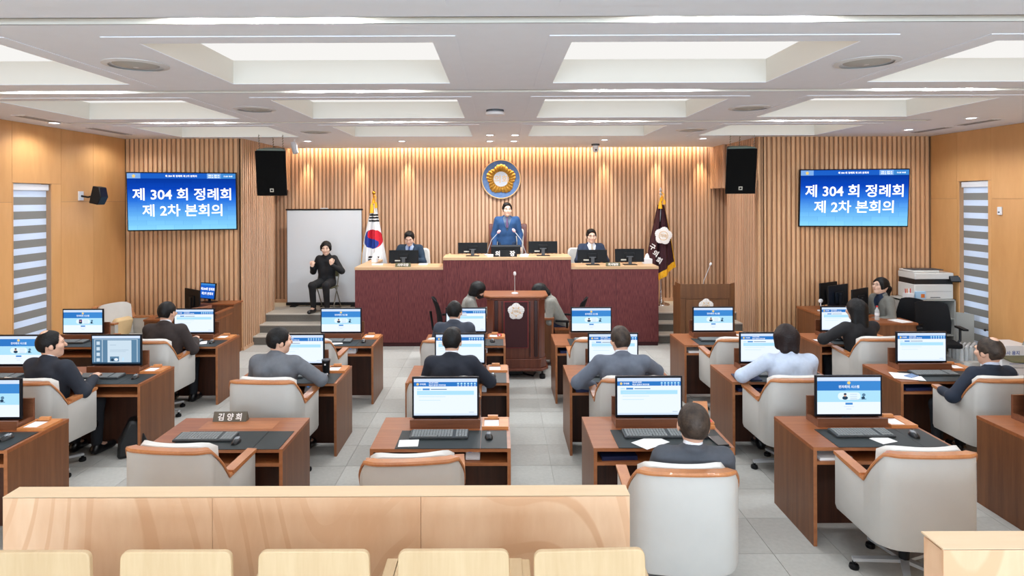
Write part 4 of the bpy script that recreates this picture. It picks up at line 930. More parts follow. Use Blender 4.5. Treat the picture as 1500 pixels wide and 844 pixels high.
for X in (-.38, .38):
    for Y in (.06, .46): inst('caster', MB().lathe([(.04, 0), (.045, .02), (.04, .06), (.014, .07), (.014, .125)], 12).mesh('podium_caster', ['black_plastic']), t, (X, Y, 0))
MB().box(-.25, .1, .1, .35, .04, .1).build('cable_box', 'black_plastic', t, bevel=.01); MB().tube([(.1, .2, .03), (.25, .12, .02), (.3, .3, .02)], .012, 6).build('cable', 'black_plastic', t)
gooseneck('thin upright microphone on the dark podium', (PX(754, 9.1), 9.1, 1.2), (PX(754, 9.1), 9.1, 1.38), (PX(754, 9.1), 9.1, PZ(754, 401, 9.1)), .022, 'white_plastic')

# brown lectern by the right steps
LY = 10.25; t = thing('lectern', 'plain brown lectern with angled wings and white emblem', 'lectern', (PX(1036, LY, 450), LY, 0))
MB().prism([(-.44, 0), (.36, 0), (.50, .16), (.50, .45), (-.44, .45)], 0, 1.10, 'z').build('body', 'lectern_wood', t, smooth=False)
MB().box(-.45, .36, -.012, .0, .93, 1.17).build('top_board', 'lectern_wood', t, smooth=False); MB().box(-.36, .30, -.008, .0, .12, .915).build('front_inset', 'lectern_wood', t, smooth=False)
MB().box(-.45, -.37, -.012, .0, .0, .925).build('stile', 'lectern_wood', t, smooth=False)
MB().prism([(.36, -.012), (.375, -.012), (.515, .15), (.50, .16)], .0, 1.17, 'z').build('wing', 'lectern_wood', t, smooth=False); MB().box(-.45, -.43, -.0, .3, 1.1, 1.17).build('wing', 'lectern_wood', t, smooth=False)
small_emblem(t, PX(1033.5, LY, 446)-PX(1036, LY, 450), -.022, PZ(1033, 448, LY), .125)
gooseneck('thin microphone rising from the brown lectern', (PX(1030, LY+.2), LY+.2, 1.10), (PX(1031, LY+.2), LY+.2, 1.2), (PX(1041, LY+.2), LY+.2, PZ(1041, 387, LY+.2)), .02, 'white_plastic')

# stenographers' table behind the podium
t = thing('table', 'brown reporters table half hidden behind the podium', 'table', (.45, 9.72, 0))
MB().box(-.68, .40, -.2, .34, .72, .75).build('tabletop', 'walnut_top', t, smooth=False); MB().box(-.66, -.63, -.18, .32, 0, .72).build('side_panel', 'walnut_side', t, smooth=False); MB().box(.36, .39, -.18, .32, 0, .72).build('side_panel', 'walnut_edge', t, smooth=False)
MB().box(-.63, .36, -.17, -.15, .1, .72).build('front_panel', 'walnut_side', t, smooth=False)
t = thing('low_cabinet', 'low brown cabinet between podium and desk', 'cabinet', (.99, 9.72, 0)); MB().box(-.13, .22, -.2, .2, 0, .56).build('body', 'walnut_side', t, smooth=False); MB().box(-.135, .225, -.205, .205, .56, .58).build('cabinet_top', 'walnut_top', t, smooth=False)
MB().box(-.12, .21, -.205, -.2, .05, .54).build('door', 'walnut_side', t, smooth=False)
task_chair('black task chair behind the left masked reporter', PX(664, 9.95), 9.95, D_(-80))
task_chair('black task chair behind the right bent reporter', PX(829, 9.9), 9.9, D_(75))

# projection screen
sx0, sx1, SYY = PX(420.5, 12.45), PX(530.5, 12.45), 12.45
t = thing('projection_screen', 'white portable projection screen with black top bar', 'screen', ((sx0+sx1)/2, SYY, PF)); w = (sx1-sx0)/2; zt = PZ(475, 306, SYY)-PF
MB().box(-w, w, -.004, .004, .07, zt-.02).build('cloth', 'screen_cloth', t, smooth=False); MB().box(-w-.02, w+.02, -.015, .015, zt-.03, zt).build('top_bar', 'black_plastic', t, bevel=.004)
MB().box(-w-.01, w+.01, -.05, .05, .02, .08).build('case', 'black_plastic', t, bevel=.01); MB().box(-w, -w+.008, -.006, -.004, .08, zt-.03).box(w-.008, w, -.006, -.004, .08, zt-.03).build('edge', 'black_plastic', t, smooth=False)
for s in (-.8, 0, .8): MB().box(s*w-.06, s*w+.06, -.12, .12, 0, .022).build('foot', 'black_plastic', t, bevel=.005)
MB().tube([(0, .03, .05), (0, .03, zt-.01)], .012, 8).box(-.08, .08, -.01, .01, zt, zt+.02).build('support_rod', 'alu', t)
folding_chair('grey folding chair under the interpreter in black', PX(478, 12.05), 12.05, D_(173), PF)
folding_chair('olive folding chair at the right wall edge', 6.95, 8.15, D_(75))

# flags
def flag(name, label, X, Y, zfin, zfloor, top, rows, colf, mats, width_fn, fin='gold'):
    """rows: (z, xl, xr) from top to bottom (world), folds added in depth"""
    t = thing(name, label, 'flag', (X, Y, zfloor))
    MB().tube([(0, 0, .02), (0, 0, zfin-zfloor-.08)], .014, 8).build('pole', 'gold' if fin == 'gold' else 'alu', t)
    MB().lathe([(.18, 0), (.17, .02), (.06, .05), (.05, .09), (.03, .12), (.02, .3)], 20).build('base', 'chrome', t)
    if fin == 'gold': MB().ball((0, 0, zfin-zfloor-.05), .038, 14).build('finial', 'gold', t)
    else: MB().lathe([(.02, 0), (.03, .03), (.012, .06), (.03, .1), (.0, .17)], 10, closed=False).build('finial', 'alu', t).location = (0, 0, zfin-zfloor-.15)
    nu, nv = 110, 150; vs = []; fs = []; mi = []
    for j in range(nv+1):
        v = j/nv
        for i in range(nu+1):
            u = i/nu; xl, xr, zz = width_fn(v, u); x = xl+(xr-xl)*u
            A = .035+.05*v; y = A*math.sin(u*15+1+v*.6)*(1-.35*v)+.02*math.sin(u*33+v*2)-.10*math.sin(math.pi*u)*(.3+v)
            vs.append((x-X, y, zz-zfloor))
    for j in range(nv):
        for i in range(nu):
            a = j*(nu+1)+i; fs.append((a, a+nu+1, a+nu+2, a+1)); mi.append(colf((i+.5)/nu, (j+.5)/nv, sum(vs[k][0] for k in (a, a+nu+2))/2+X, sum(vs[k][2] for k in (a, a+nu+2))/2+zfloor))
    m = MB(); m.v = vs; m.f = fs; m.m = mi; o = m.build('cloth', mats, t)
    return t
FY = 12.35
fxs = PX(548, FY); zA = PZ(548, 298, FY); zB = PZ(548, 396, FY)
cxf, czf, rcf = PX(547.3, FY, 350), PZ(547.3, 350, FY), 13.8/F*FY
def kcol(u, v, x, z):
    pxf = x/FY*F+CX; pyf = (HC-z)/FY*F+CY-ROLL*(pxf-CX)
    if v > .03 and u < .05 and v > .62: return 4
    d = math.hypot(x-cxf, z-czf)
    if d < rcf:
        q = (x-cxf)/rcf, (z-czf)/rcf; a = (-.14, .99); s_ = q[0]*a[0]+q[1]*a[1]; n_ = q[0]*a[1]-q[1]*a[0]
        if math.hypot(q[0]-a[0]*.5, q[1]-a[1]*.5) < .5: return 1
        if math.hypot(q[0]+a[0]*.5, q[1]+a[1]*.5) < .5: return 2
        return 1 if n_ > 0 else 2
    if 541 < pxf < 555.5 and 313.5 < pyf < 325.5 and not (545 < pxf+.2*(pyf-320) < 545.1):
        k = (pyf-313.5) % 4.2; return 3 if k < 2.6 else 0
    if 540.5 < pxf < 556 and 375 < pyf < 389:
        k = (pyf-375) % 4.2; return 3 if k < 2.6 and not (547.2 < pxf < 548.8) else 0
    return 0
def kw(v, u):
    z = zA+(zB-zA)*v; pts = [(298, 545, 551), (312, 541.5, 553.5), (330, 537, 557), (350, 532.5, 561), (372, 528.5, 565.5), (396, 527, 570)]
    pyv = 298+98*v
    for a, b in zip(pts, pts[1:]):
        if pyv <= b[0]+.001: f_ = (pyv-a[0])/(b[0]-a[0]); return PX(a[1]+(b[1]-a[1])*f_, FY), PX(a[2]+(b[2]-a[2])*f_, FY), z
ft = flag('korean_flag', 'white flag with red and blue circle on a golden pole', fxs, FY, PZ(548, 279, FY), PF+.21, 0, None, kcol, ['flag_white', 'flag_red', 'flag_blue', 'flag_black', 'fringe'], kw)
def tassel(t, X, Z, h):
    b = MB(); b.ball((0, -.03, 0), (.035, .03, .05), 10); b.lathe([(.012, 0), (.03, -.05), (.045, -h)], 12, mat=Matrix.Translation((-.03, -.05, -.02)))
    b.lathe([(.012, 0), (.025, -.05), (.03, -h*.6)], 12, mat=Matrix.Translation((.05, -.05, .0))); b.tube([(-.02, -.05, 0), (0, -.06, .08), (.03, -.05, .02), (.05, -.04, .1), (.01, -.03, .14)], .012, 6)
    b.build('tassel', 'fringe', t).location = (X, 0, Z)
tassel(ft, 0.0, PZ(548, 296, FY)-ft.location.z, .2)
GY = 12.5; gx = PX(968, GY)
zA2 = PZ(968, 300, GY)
def gw(v, u):
    pts = [(0, 964, 973.5), (.18, 959.5, 977), (.45, 952.5, 981.5), (.7, 947.5, 985), (1, 944, 989)]
    for a, b in zip(pts, pts[1:]):
        if v <= b[0]+1e-6: f_ = (v-a[0])/(b[0]-a[0]); xl = a[1]+(b[1]-a[1])*f_; xr = a[2]+(b[2]-a[2])*f_; break
    pyb = 424-33*u; py_ = 300+(pyb-300)*v; x = xl+(xr-xl)*u
    return PX(xl, GY), PX(xr, GY), PZ(x, py_, GY)
def gcol(u, v, x, z): return 1 if v > .905 or u > .985 else 0
gf_ = flag('district_flag', 'dark maroon flag with white emblem and golden fringe', gx, GY, PZ(969, 275, GY), PF, 0, None, gcol, ['flag_maroon', 'fringe'], gw, fin='silver')
tassel(gf_, 0.01, PZ(968, 292, GY)-gf_.location.z, .17)
e = flower(MB(), 12.8/F*GY, 0, inner=.02, dome=.012); o = e.build('emblem', 'white_emb', gf_); o.location = (PX(968, GY)-gx, -.2, PZ(968, 344.5, GY)-PF); o.rotation_euler = (0, .18, 0)
g = MB(); n = 30; r = 12.8/F*GY
g.add([(q*math.cos(2*math.pi*k/n), -.0135, q*math.sin(2*math.pi*k/n)) for q in (r*.46, r*.52) for k in range(n)], [(k, (k+1) % n, n+(k+1) % n, n+k) for k in range(n)]); mbtext(g, '의회', r*.46, 0, -.0135, 0, 0, .01); g.build('emblem_detail', 'gold_trim', o, smooth=False)
for ch, px, py in (('구', 952.5, 361), ('의', 957, 370), ('회', 962, 380)):
    vs_, fs_ = text_geo(ch, .13, .03); b = MB(); b.add(vs_, fs_, mat=Matrix.Rotation(.55, 4, 'Y')); b.build('letter', 'white_emb', gf_, smooth=False).location = (PX(px, GY)-gx, -.19, PZ(px, py, GY)-PF)

# ---------------------------------------------------------------- wall screens and speakers
def tv(label, pts, Y):
    """pts: pixel corners TL TR BR BL"""
    (ax, ay), (bx, by), (cx_, cy_), (dx, dy) = pts; hl, hr = dy-ay, cy_-by; hm = (hl+hr)/2
    Yl, Yr = Y*hm/hl, Y*hm/hr; mx = (ax+bx+cx_+dx)/4; my = (ay+by+cy_+dy)/4
    Xl = PX((ax+dx)/2, Yl, my); Xr = PX((bx+cx_)/2, Yr, my); X = (Xl+Xr)/2; w = math.hypot(Xr-Xl, Yr-Yl)/2; h = hm/F*Y/2; Z = PZ(mx, my, Y)
    yaw = math.atan2(Yr-Yl, Xr-Xl); t = thing('wall_screen', label, 'screen', (X, Y, Z), yaw); t.rotation_euler = (D_(4), 0, yaw)
    MB().box(-w, w, .0, .05, -h, h).build('housing', 'monitor_back', t, bevel=.006)
    o = MB().add([(-.93*.5*2*w/1.86, 0, -.5*1), (.5, 0, -.5), (.5, 0, .5), (-.5, 0, .5)], [(0, 1, 2, 3)]); sm = MB().add([(-.5, 0, -.5), (.5, 0, -.5), (.5, 0, .5), (-.5, 0, .5)], [(0, 1, 2, 3)]).build('screen', 'tv_screen', t, smooth=False)
    sm.scale = (2*w-.03, 1, 2*h-.035); sm.location = (0, -.002, .003)
    u = MB(); W2, H2 = 2*w-.03, 2*h-.035
    def r(x0, x1, z0, z1, m, l=1): u.add([((x-.5)*W2, -.003-.0005*l, (z-.5)*H2+.003) for x, z in ((x0, z0), (x1, z0), (x1, z1), (x0, z1))], [(0, 1, 2, 3)], m)
    r(0, 1, .905, .995, 0); r(0, .12, .905, .995, 1, 2); r(.73, .86, .905, .995, 1, 2); r(.86, 1, .905, .995, 3, 2)
    k5 = [(-.5+.06+.018*math.cos(2*math.pi*k/10+math.pi/2)*(1 if k % 2 == 0 else .7), .45+.035*math.sin(2*math.pi*k/10+math.pi/2)*(1 if k % 2 == 0 else .7)) for k in range(10)]
    u.add([(a*W2, -.0055, b*H2) for a, b in k5], [tuple(range(10))], 4)
    mbtext(u, '제 304 회 정례회 제 2차 본회의', .038, -.01*W2, -.0045, .452*H2, 2, .02); mbtext(u, '의원 21  출석 20', .026, .295*W2, -.0055, .465*H2, 2, .02); mbtext(u, '의석 22  재석 19', .026, .295*W2, -.0055, .432*H2, 2, .02); mbtext(u, '12-20 10:05', .03, .43*W2, -.0055, .45*H2, 2, .02)
    u.build('title_bar', ['tv_bar', 'tv_bar2', 'tv_text', 'ui_blue2', 'ui_gold'], t, smooth=False)
    s1 = .265; vs1, fs1 = text_geo('제 304 회 정례회', s1, .016); s = (.91*W2)/(max(v[0] for v in vs1)-min(v[0] for v in vs1)); b = MB(); b.add([(v[0]*s, -.005, v[2]*s*.98+.13*H2) for v in vs1], fs1)
    vs1, fs1 = text_geo('제 2차 본회의', s1, .016); b.add([(v[0]*s, -.005, v[2]*s*.98-.155*H2) for v in vs1], fs1); b.build('lettering', 'tv_text', t, smooth=False)
    MB().box(-.25, .25, .05, .12, -.2, .2).build('wall_bracket', 'black_plastic', t, smooth=False)
tv('blue wall screen with white Korean lettering left of the stage', [(183.3, 252), (345.8, 253), (348.3, 337), (188, 339.3)], 10.33)
tv('blue wall screen with white Korean lettering right of the stage', [(1171.8, 248.3), (1333.8, 247), (1329.5, 333), (1170, 332.5)], 10.42)
def speaker(label, pxc, pyt, pyb, Y, yaw):
    X = PX(pxc, Y, 250); zt = PZ(pxc, pyt, Y); zb = PZ(pxc, pyb, Y); h = (zt-zb)
    t = thing('loudspeaker', label, 'loudspeaker', (X, Y, zt), yaw); t.rotation_euler = (D_(12), 0, yaw)
    w = .245; MB().prism([(-w, 0), (w, 0), (w*.7, .38), (-w*.7, .38)], -h, 0, 'z').build('cabinet', 'black_plastic', t, bevel=.01)
    MB().box(-w+.005, w-.005, -.012, .0, -h+.005, -.005).build('grille', 'speaker_cloth', t, smooth=False)
    MB().box(-.03, .03, -.015, -.012, -h+.07, -h+.13).build('badge', 'sticker', t, smooth=False)
    MB().box(-.017, .017, -.016, -.015, -h+.085, -h+.115).build('badge_mark', 'monitor_back', t, smooth=False)
    MB().prism([(-w*.9, .0), (w*.9, 0), (w*.5, .25), (-w*.5, .25)], .005, .02, 'z').build('bracket', 'green_bracket', t, smooth=False)
    for x, y in ((-.19, .05), (.19, .05), (.0, .25)):
        b = MB(); z = .02
        L_ = CZ-zt-.01
        while z < L_:
            b.tube([(x, y, z), (x+.014, y, z+.02), (x, y, z+.045), (x-.014, y, z+.02), (x, y, z)], .008, 5); z += .042
        b.build('chain', 'tube_grey', t)
speaker('black hanging loudspeaker left of the stage', 396, 221, 288.5, 10.25, D_(10))
speaker('black hanging loudspeaker right of the stage', 1087, 218, 285.5, 10.25, D_(-10))
# small wall speaker, sensor, cameras
t = thing('wall_speaker', 'small black swivelling wall speaker near the left screen', 'loudspeaker', (XL+.02, PX(1, 1)*0+(XL+.3)/(146-CX)*F, PZ(146, 287, 9.6)), 0)
MB().prism([(-.07, -.11), (.06, -.14), (.12, -.02), (.09, .13), (-.01, .15)], -.09, .09, 'y').build('cabinet', 'black_plastic', t, bevel=.01).location = (.24, 0, 0)
MB().box(.31, .33, -.03, .03, -.05, .08).build('badge', 'sticker', t, smooth=False); MB().tube([(-.02, 0, 0), (.1, 0, -.02), (.2, 0, 0)], .015, 8).build('arm', 'black_plastic', t); MB().box(-.02, .0, -.05, .05, -.07, .07).build('wall_plate', 'white_plastic', t, smooth=False)
YY = (XR-.03)*F/(1463-CX); t = thing('wall_sensor', 'white box sensor on the right veneer wall', 'sensor', (XR, YY, PZ(1463, 309, YY))); MB().box(-.03, 0, -.035, .035, -.06, .06).build('housing', 'white_plastic', t, bevel=.008); MB().box(-.033, -.03, -.015, .015, -.03, -.01).build('lens', 'grey_plastic', t, smooth=False)
YY = (XR-.03)*F/(1441-CX); o = MB().ball((0, 0, 0), .02, 12).tube([(0, 0, 0), (.04, 0, 0)], .008, 8).build('door_stop', 'mouse_black'); o.location = (XR-.04, YY-.03, PZ(1441, 483, YY)); tag(o, 'small black knob on the right wall beside the blind', 'knob')
t = thing('ceiling_spotlight', 'white cylindrical spotlight hanging near the left speaker', 'lamp', (PX(432, 10.9), 10.9, CZ)); MB().tube([(0, 0, 0), (0, 0, -.08)], .01, 8).build('stem', 'white_plastic', t); MB().tube([(-.02, 0, -.05), (.03, -.03, -.24)], .05, 16).build('lamp_head', 'white_plastic', t)
t = thing('ceiling_camera', 'small grey dome camera above the stage, right of the emblem', 'camera', (PX(873, 11.9), 11.9, CZ)); MB().lathe([(.08, 0), (.08, -.03), (.05, -.04)], 18).build('mount', 'grey_plastic', t); MB().lathe([(.06, -.03), (.065, -.1), (.05, -.15), (.0, -.17)], 18, closed=False).build('housing', 'white_plastic', t); MB().ball((0, -.055, -.12), .02, 10).build('lens', 'mouse_black', t)

# ---------------------------------------------------------------- left staff corner
t = thing('staff_desk', 'low brown desk end beside the white armchair', 'desk', (-5.0, 9.62, 0))
MB().box(-.58, .55, 0, .62, .70, .73).build('desktop', 'walnut_top', t, smooth=False); MB().box(-.57, .54, .01, .03, 0, .70).build('front_panel', 'walnut_side', t, smooth=False); MB().box(-.57, -.55, .03, .6, 0, .7).build('side_panel', 'walnut_side', t, smooth=False)
o = flatpiece('desk_mat', 'dark mat on the low desk beside the armchair', 'desk mat', (-5.25, 9.95, .73), 0, .4, .45, .006, 'mat_black')
t = thing('staff_cabinet', 'brown raised cabinet carrying the side monitors', 'cabinet', (-4.67, 9.66, 0))
MB().box(-.42, .22, .62, .94, .0, .84).build('body', 'walnut_side', t, smooth=False); MB().box(.18, .22, .0, .62, .0, .80).build('side_panel', 'walnut_side', t, smooth=False); MB().box(-.42, .24, .6, .96, .84, .865).build('cabinet_top', 'walnut_top', t, smooth=False); MB().box(.17, .24, -.01, .6, .80, .82).build('side_cap', 'walnut_top', t, smooth=False)
def side_monitor(label, X, Y, z, yaw, w, h, front, tilt=0):
    t = thing('monitor', label, 'monitor', (X, Y, z), yaw); R = Matrix.Translation((0, 0, .06)) @ Matrix.Rotation(tilt, 4, 'X')
    MB().box(-w/2, w/2, 0, .025, 0, h, mat=R).build('housing', 'monitor_back', t, bevel=.005); MB().box(-w*.2, w*.2, .025, .045, h*.2, h*.7, mat=R).build('rear_bulge', 'monitor_back', t, bevel=.008)
    MB().box(-.03, .03, .045, .06, 0, h*.6+.06).build('stand_neck', 'black_plastic', t, bevel=.003); MB().box(-.12, .12, -.04, .12, 0, .012).build('stand_foot', 'black_plastic', t, bevel=.003)
    if front == 'tv':
        u = MB().add([(-w/2+.012, -.001, .012), (w/2-.012, -.001, .012), (w/2-.012, -.001, h-.012), (-w/2+.012, -.001, h-.012)], [(0, 1, 2, 3)], 0)
        u.add([(-w/2+.012, -.0015, h-.04), (w/2-.012, -.0015, h-.04), (w/2-.012, -.0015, h-.012), (-w/2+.012, -.0015, h-.012)], [(0, 1, 2, 3)], 2)
        mbtext(u, '제304회 정례회', .052, 0, -.002, h*.62, 1, .015); mbtext(u, '제2차 본회의', .052, 0, -.002, h*.34, 1, .015)
        for i, v in enumerate(u.v): u.v[i] = tuple(R @ Vector(v))
        u.build('screen', ['tv_bar', 'tv_text', 'ui_blue2'], t, smooth=False)
    else: MB().box(-w/2+.01, w/2-.01, -.001, 0, .01, h-.01, mat=R).build('screen', front, t, smooth=False)
    return t
side_monitor('black side monitor seen from behind in the left corner', PX(283, 10.15), 10.15, .73, D_(142), .5, .34, 'ui_blue')
side_monitor('small tilted screen repeating the blue lettering', PX(305, 10.45), 10.40, .865, D_(-25), .36, .27, 'tv', -.1)
o = MB().prism([(-.17, 0), (.17, 0), (.17, .16), (-.17, .12)], -.01, .01, 'y').build('document_holder', 'tray_wood', None, smooth=False); o.data.materials[0] = M['walnut_top']; o.location = (PX(293, 9.95), 9.95, .73); o.rotation_euler = (-.2, 0, .35); tag(o, 'slanted brown wooden board behind the paper cup', 'stand')
t = thing('paper_cup', 'white paper cup on the left staff desk', 'cup', (PX(289, 9.75), 9.75, .73)); MB().lathe([(.026, 0), (.037, .085)], 18, closed=False).lathe([(.0, .003), (.026, .003)], 18, closed=False).build('cup_wall', 'cup', t); MB().lathe([(.037, .083), (.039, .086), (.037, .089)], 18, closed=False).build('cup_rim', 'cup', t)

# ---------------------------------------------------------------- right staff corner
t = thing('staff_desk', 'brown staff desk under the dark side monitors', 'desk', (5.0, 9.5, 0))
MB().box(0, .82, 0, .85, .75, .78).build('desktop', 'walnut_top', t, smooth=False); MB().box(.01, .03, .01, .84, 0, .75).build('side_panel', 'walnut_side', t, smooth=False); MB().box(.03, .8, .01, .03, 0, .75).build('front_panel', 'walnut_side', t, smooth=False)
MB().box(.04, .8, .0, .01, .55, .73).build('drawer', 'walnut_side', t, smooth=False)
t = thing('staff_desk', 'brown desk end carrying papers and a water bottle', 'desk', (5.55, 9.05, 0))
MB().box(0, .62, 0, .42, .72, .75).build('desktop', 'walnut_top', t, smooth=False); MB().box(.0, .6, .01, .03, 0, .72).build('front_panel', 'walnut_side', t, smooth=False); MB().box(.57, .6, .03, .4, 0, .72).build('side_panel', 'walnut_side', t, smooth=False)
flatpiece('paper_sheet', 'white paper on the right staff desk end', 'paper', (6.0, 9.2, .75), .3, .2, .25, .006, 'paper')
flatpiece('paper_sheet', 'white papers under the dark side monitors', 'paper', (5.2, 9.62, .78), .1, .3, .14, .01, 'paper')
side_monitor('dark side monitor at the back of the right staff desk', PX(1212, 10.2), 10.2, .78, D_(212), .5, .36, 'monitor_back')
side_monitor('dark side monitor in front on the right staff desk', PX(1226, 9.9), 9.9, .78, D_(212), .56, .36, 'monitor_back')
side_monitor('dark monitor with white sticker facing the staff woman', PX(1258, 9.62), 9.62, .75, D_(214), .5, .34, 'ui_blue').location.z = .78
t = thing('headset', 'white cables and adapter on the right staff desk', 'cable', (PX(1220, 9.6), 9.58, .78)); MB().tube([(0, 0, .02), (.04, .02, .05), (.09, 0, .02), (.13, .03, .04), (.18, 0, .02)], .012, 6).build('cable', 'white_plastic', t); MB().box(.0, .06, -.02, .02, 0, .035).build('adapter', 'white_plastic', t, bevel=.005); MB().box(.2, .24, -.02, .02, 0, .03).build('adapter', 'white_plastic', t, bevel=.005)
t = thing('desk_lamp', 'small white fan on a stalk at the staff desk', 'fan', (PX(1202, 9.9), 9.9, .78)); MB().tube([(0, 0, 0), (0, 0, .13)], .008, 6).lathe([(.05, 0), (.05, .012)], 12).build('stalk', 'white_plastic', t); MB().ball((0, 0, .16), (.04, .02, .035), 10).build('fan_head', 'white_plastic', t)
t = thing('water_bottle', 'clear plastic water bottle with red cap before the staff woman', 'bottle', (PX(1284.5, 9.3), 9.3, .75))
MB().lathe([(.03, 0), (.032, .02), (.03, .06), (.032, .1), (.03, .14), (.012, .18), (.012, .195)], 16).build('bottle_body', 'clear', t); MB().lathe([(.015, .193), (.015, .215)], 14).build('cap', 'red', t); MB().lathe([(.0325, .07), (.0325, .11)], 16, closed=False).build('paper_label', 'white_plastic', t)
task_chair('black task chair behind the staff woman at right', PX(1312, 9.6), 9.58, D_(100))
task_chair('empty black task chair before the grey cabinet', PX(1379, 9.0), 9.05, D_(165))
# cabinet with the printer
cy = 9.95; t = thing('metal_cabinet', 'grey metal cabinet with open door under the printer', 'cabinet', (PX(1321, cy), cy, 0)); w = PX(1400, cy)-PX(1321, cy); zc = PZ(1360, 439, cy)
MB().box(0, w, .0, .45, 0, .05).box(0, .02, 0, .45, .05, zc).box(w-.02, w, 0, .45, .05, zc).box(.02, w-.02, .43, .45, .05, zc).box(0, w, 0, .45, zc-.02, zc).build('body', 'cabinet_grey', t, smooth=False)
MB().box(.01, w*.42, -.015, 0, .06, zc-.03).build('door', 'cabinet_grey', t, smooth=False)
d2 = MB().box(0, .4, -.01, .01, .06, zc-.2).build('open_door', 'cabinet_grey', t, smooth=False); d2.location = (w, -.01, 0); d2.rotation_euler = (0, 0, D_(-60))
for z in (.35, .62): MB().box(w*.42, w-.02, .02, .42, z, z+.015).build('shelf', 'cabinet_grey', t, smooth=False)
for k, z in enumerate((.1, .38, .65)):
    for i in range(4): MB().box(w*.46+i*.1, w*.46+i*.1+.08, .06, .36, z, z+.2).build('binder', 'monitor_back', t, smooth=False)
t = thing('printer', 'white and black office printer on the grey cabinet', 'printer', (PX(1370, cy), cy+.03, zc)); h = PZ(1365, 397, cy)-zc; w2 = (PX(1398, cy)-PX(1341, cy))/2
MB().box(-w2, w2, 0, .42, .0, h*.52).build('paper_unit', 'printer_white', t, bevel=.012); MB().box(-w2+.005, w2-.005, .01, .4, h*.52, h*.7).build('output_bay', 'printer_dark', t, smooth=False)
MB().box(-w2, w2, -.01, .42, h*.7, h*.92).build('scanner', 'printer_white', t, bevel=.012); MB().box(-w2+.0, w2*.35, .02, .4, h*.92, h).build('document_feeder', 'printer_white', t, bevel=.012)
MB().box(-w2+.01, w2-.12, .05, .3, h, h+.012).build('feeder_tray', 'grey_plastic', t, bevel=.004)
MB().box(0, .17, 0, .02, 0, .11, mat=Matrix.Translation((w2-.08, -.06, h*.62)) @ Matrix.Rotation(-.5, 4, 'X')).build('control_panel', 'monitor_back', t, bevel=.005); MB().box(.012, .158, -.002, 0, .012, .098, mat=Matrix.Translation((w2-.08, -.06, h*.62)) @ Matrix.Rotation(-.5, 4, 'X')).build('display', 'grey_plastic', t, smooth=False)
MB().box(-w2+.03, w2-.03, -.003, 0, h*.27, h*.275).box(-.06, .1, -.004, 0, h*.05, h*.075).build('seam', 'grey_plastic', t, smooth=False)
t = thing('tissue_box', 'light blue tissue box with orange picture on the cabinet', 'tissue box', (PX(1349, cy-.0), cy+.1, zc)); MB().box(-.08, .08, -.1, .06, 0, .13).build('box', 'tissue_blue', t, bevel=.004)
MB().box(-.0, .06, -.1015, -.1, .03, .09).build('picture', 'orange', t, smooth=False); MB().prism([(-.03, .13), (.03, .13), (.02, .18), (-.02, .19)], -.03, .0, 'y').build('tissue', 'paper', t, smooth=False)
t = thing('pen_holder', 'white pen holder with orange and red pens', 'holder', (PX(1334, cy), cy+.06, zc)); MB().box(-.06, .06, -.05, .05, 0, .1).build('holder_body', 'white_plastic', t, bevel=.004)
for k, (x, m) in enumerate(((-.04, 'red'), (-.015, 'orange'), (.01, 'white_plastic'), (.035, 'red'))): MB().tube([(x, 0, .02), (x*1.4, .01*(k-1), .17)], .007, 6).build('pen', m, t)
o = MB().prism([(-.04, 0), (.04, 0), (.03, .3), (-.03, .3)], 0, .02, 'y').build('file_rack', 'cabinet_grey', None, bevel=.004); o.location = (PX(1337, 10.3), 10.3, zc+.0); tag(o, 'thin grey upright plate behind the pens', 'plate')
# bottles and boxes by the right wall
bm_ = MB().lathe([(.028, 0), (.03, .02), (.028, .08), (.03, .12), (.028, .15), (.012, .185), (.012, .2)], 12).mesh('bottle_body', ['clear']); cm_ = MB().lathe([(.015, .197), (.015, .215)], 10).mesh('cap', ['white_plastic'])
o = MB().box(-.26, .26, -.2, .2, 0, .22).build('carton', 'printer_white', None, bevel=.004); o.location = (6.95, 9.05, 0); tag(o, 'white carton carrying the water bottles', 'box')
for i in range(7):
    for j in range(4):
        t = thing('water_bottle', 'clear water bottle packed on the carton under the right blind', 'bottle', (6.73+.07*i, 8.95+.07*j, .221), 0, 'water bottles under the right blind'); inst('bottle_body', bm_, t); inst('cap', cm_, t)
for X, Y, z, lab in ((6.95, 8.45, 0, 'white carton with blue letters at the right edge, lower'), (6.98, 8.47, .30, 'white carton with blue letters at the right edge, upper')):
    t = thing('carton', lab, 'box', (X, Y, z)); MB().box(-.2, .2, -.18, .18, 0, .298).build('box', 'white_plastic', t, bevel=.004)
    mbtext(MB(), '복사 용지', .06, -.08, -.181, .2, 0, .02).build('lettering', 'blue_text', t, smooth=False); MB().box(-.1, .15, -.181, -.18, .05, .056).box(-.1, .1, -.181, -.18, .08, .086).build('print_line', 'blue_text', t, smooth=False)

# ---------------------------------------------------------------- people: signed distance bodies turned into one skin
def _d(p, P):
    k = p[0]
    if k == 'rc':
        a, b, ra, rb_ = np.array(p[1]), np.array(p[2]), p[3], p[4]; ab = b-a; t = np.clip(((P-a)@ab)/max(ab@ab, 1e-9), 0, 1)
        return np.linalg.norm(P-a-t[..., None]*ab, axis=-1)-(ra+t*(rb_-ra))
    if k == 'el':
        q = P-np.array(p[1]); r = np.array(p[2])
        if p[3] is not None: q = q@np.array(p[3])
        L = np.linalg.norm(q/r, axis=-1); g = np.linalg.norm(q/(r*r), axis=-1)
        return L*(L-1)/np.maximum(g, 1e-6)
    if k == 'tor':
        q = (P-np.array(p[1]))@np.array(p[4]); l = np.sqrt((q[..., 0]/p[5])**2+(q[..., 1])**2)-p[2]
        return np.sqrt(l*l+q[..., 2]**2)-p[3]
    if k == 'half': return (P-np.array(p[1]))@np.array(p[2])      # inside where negative
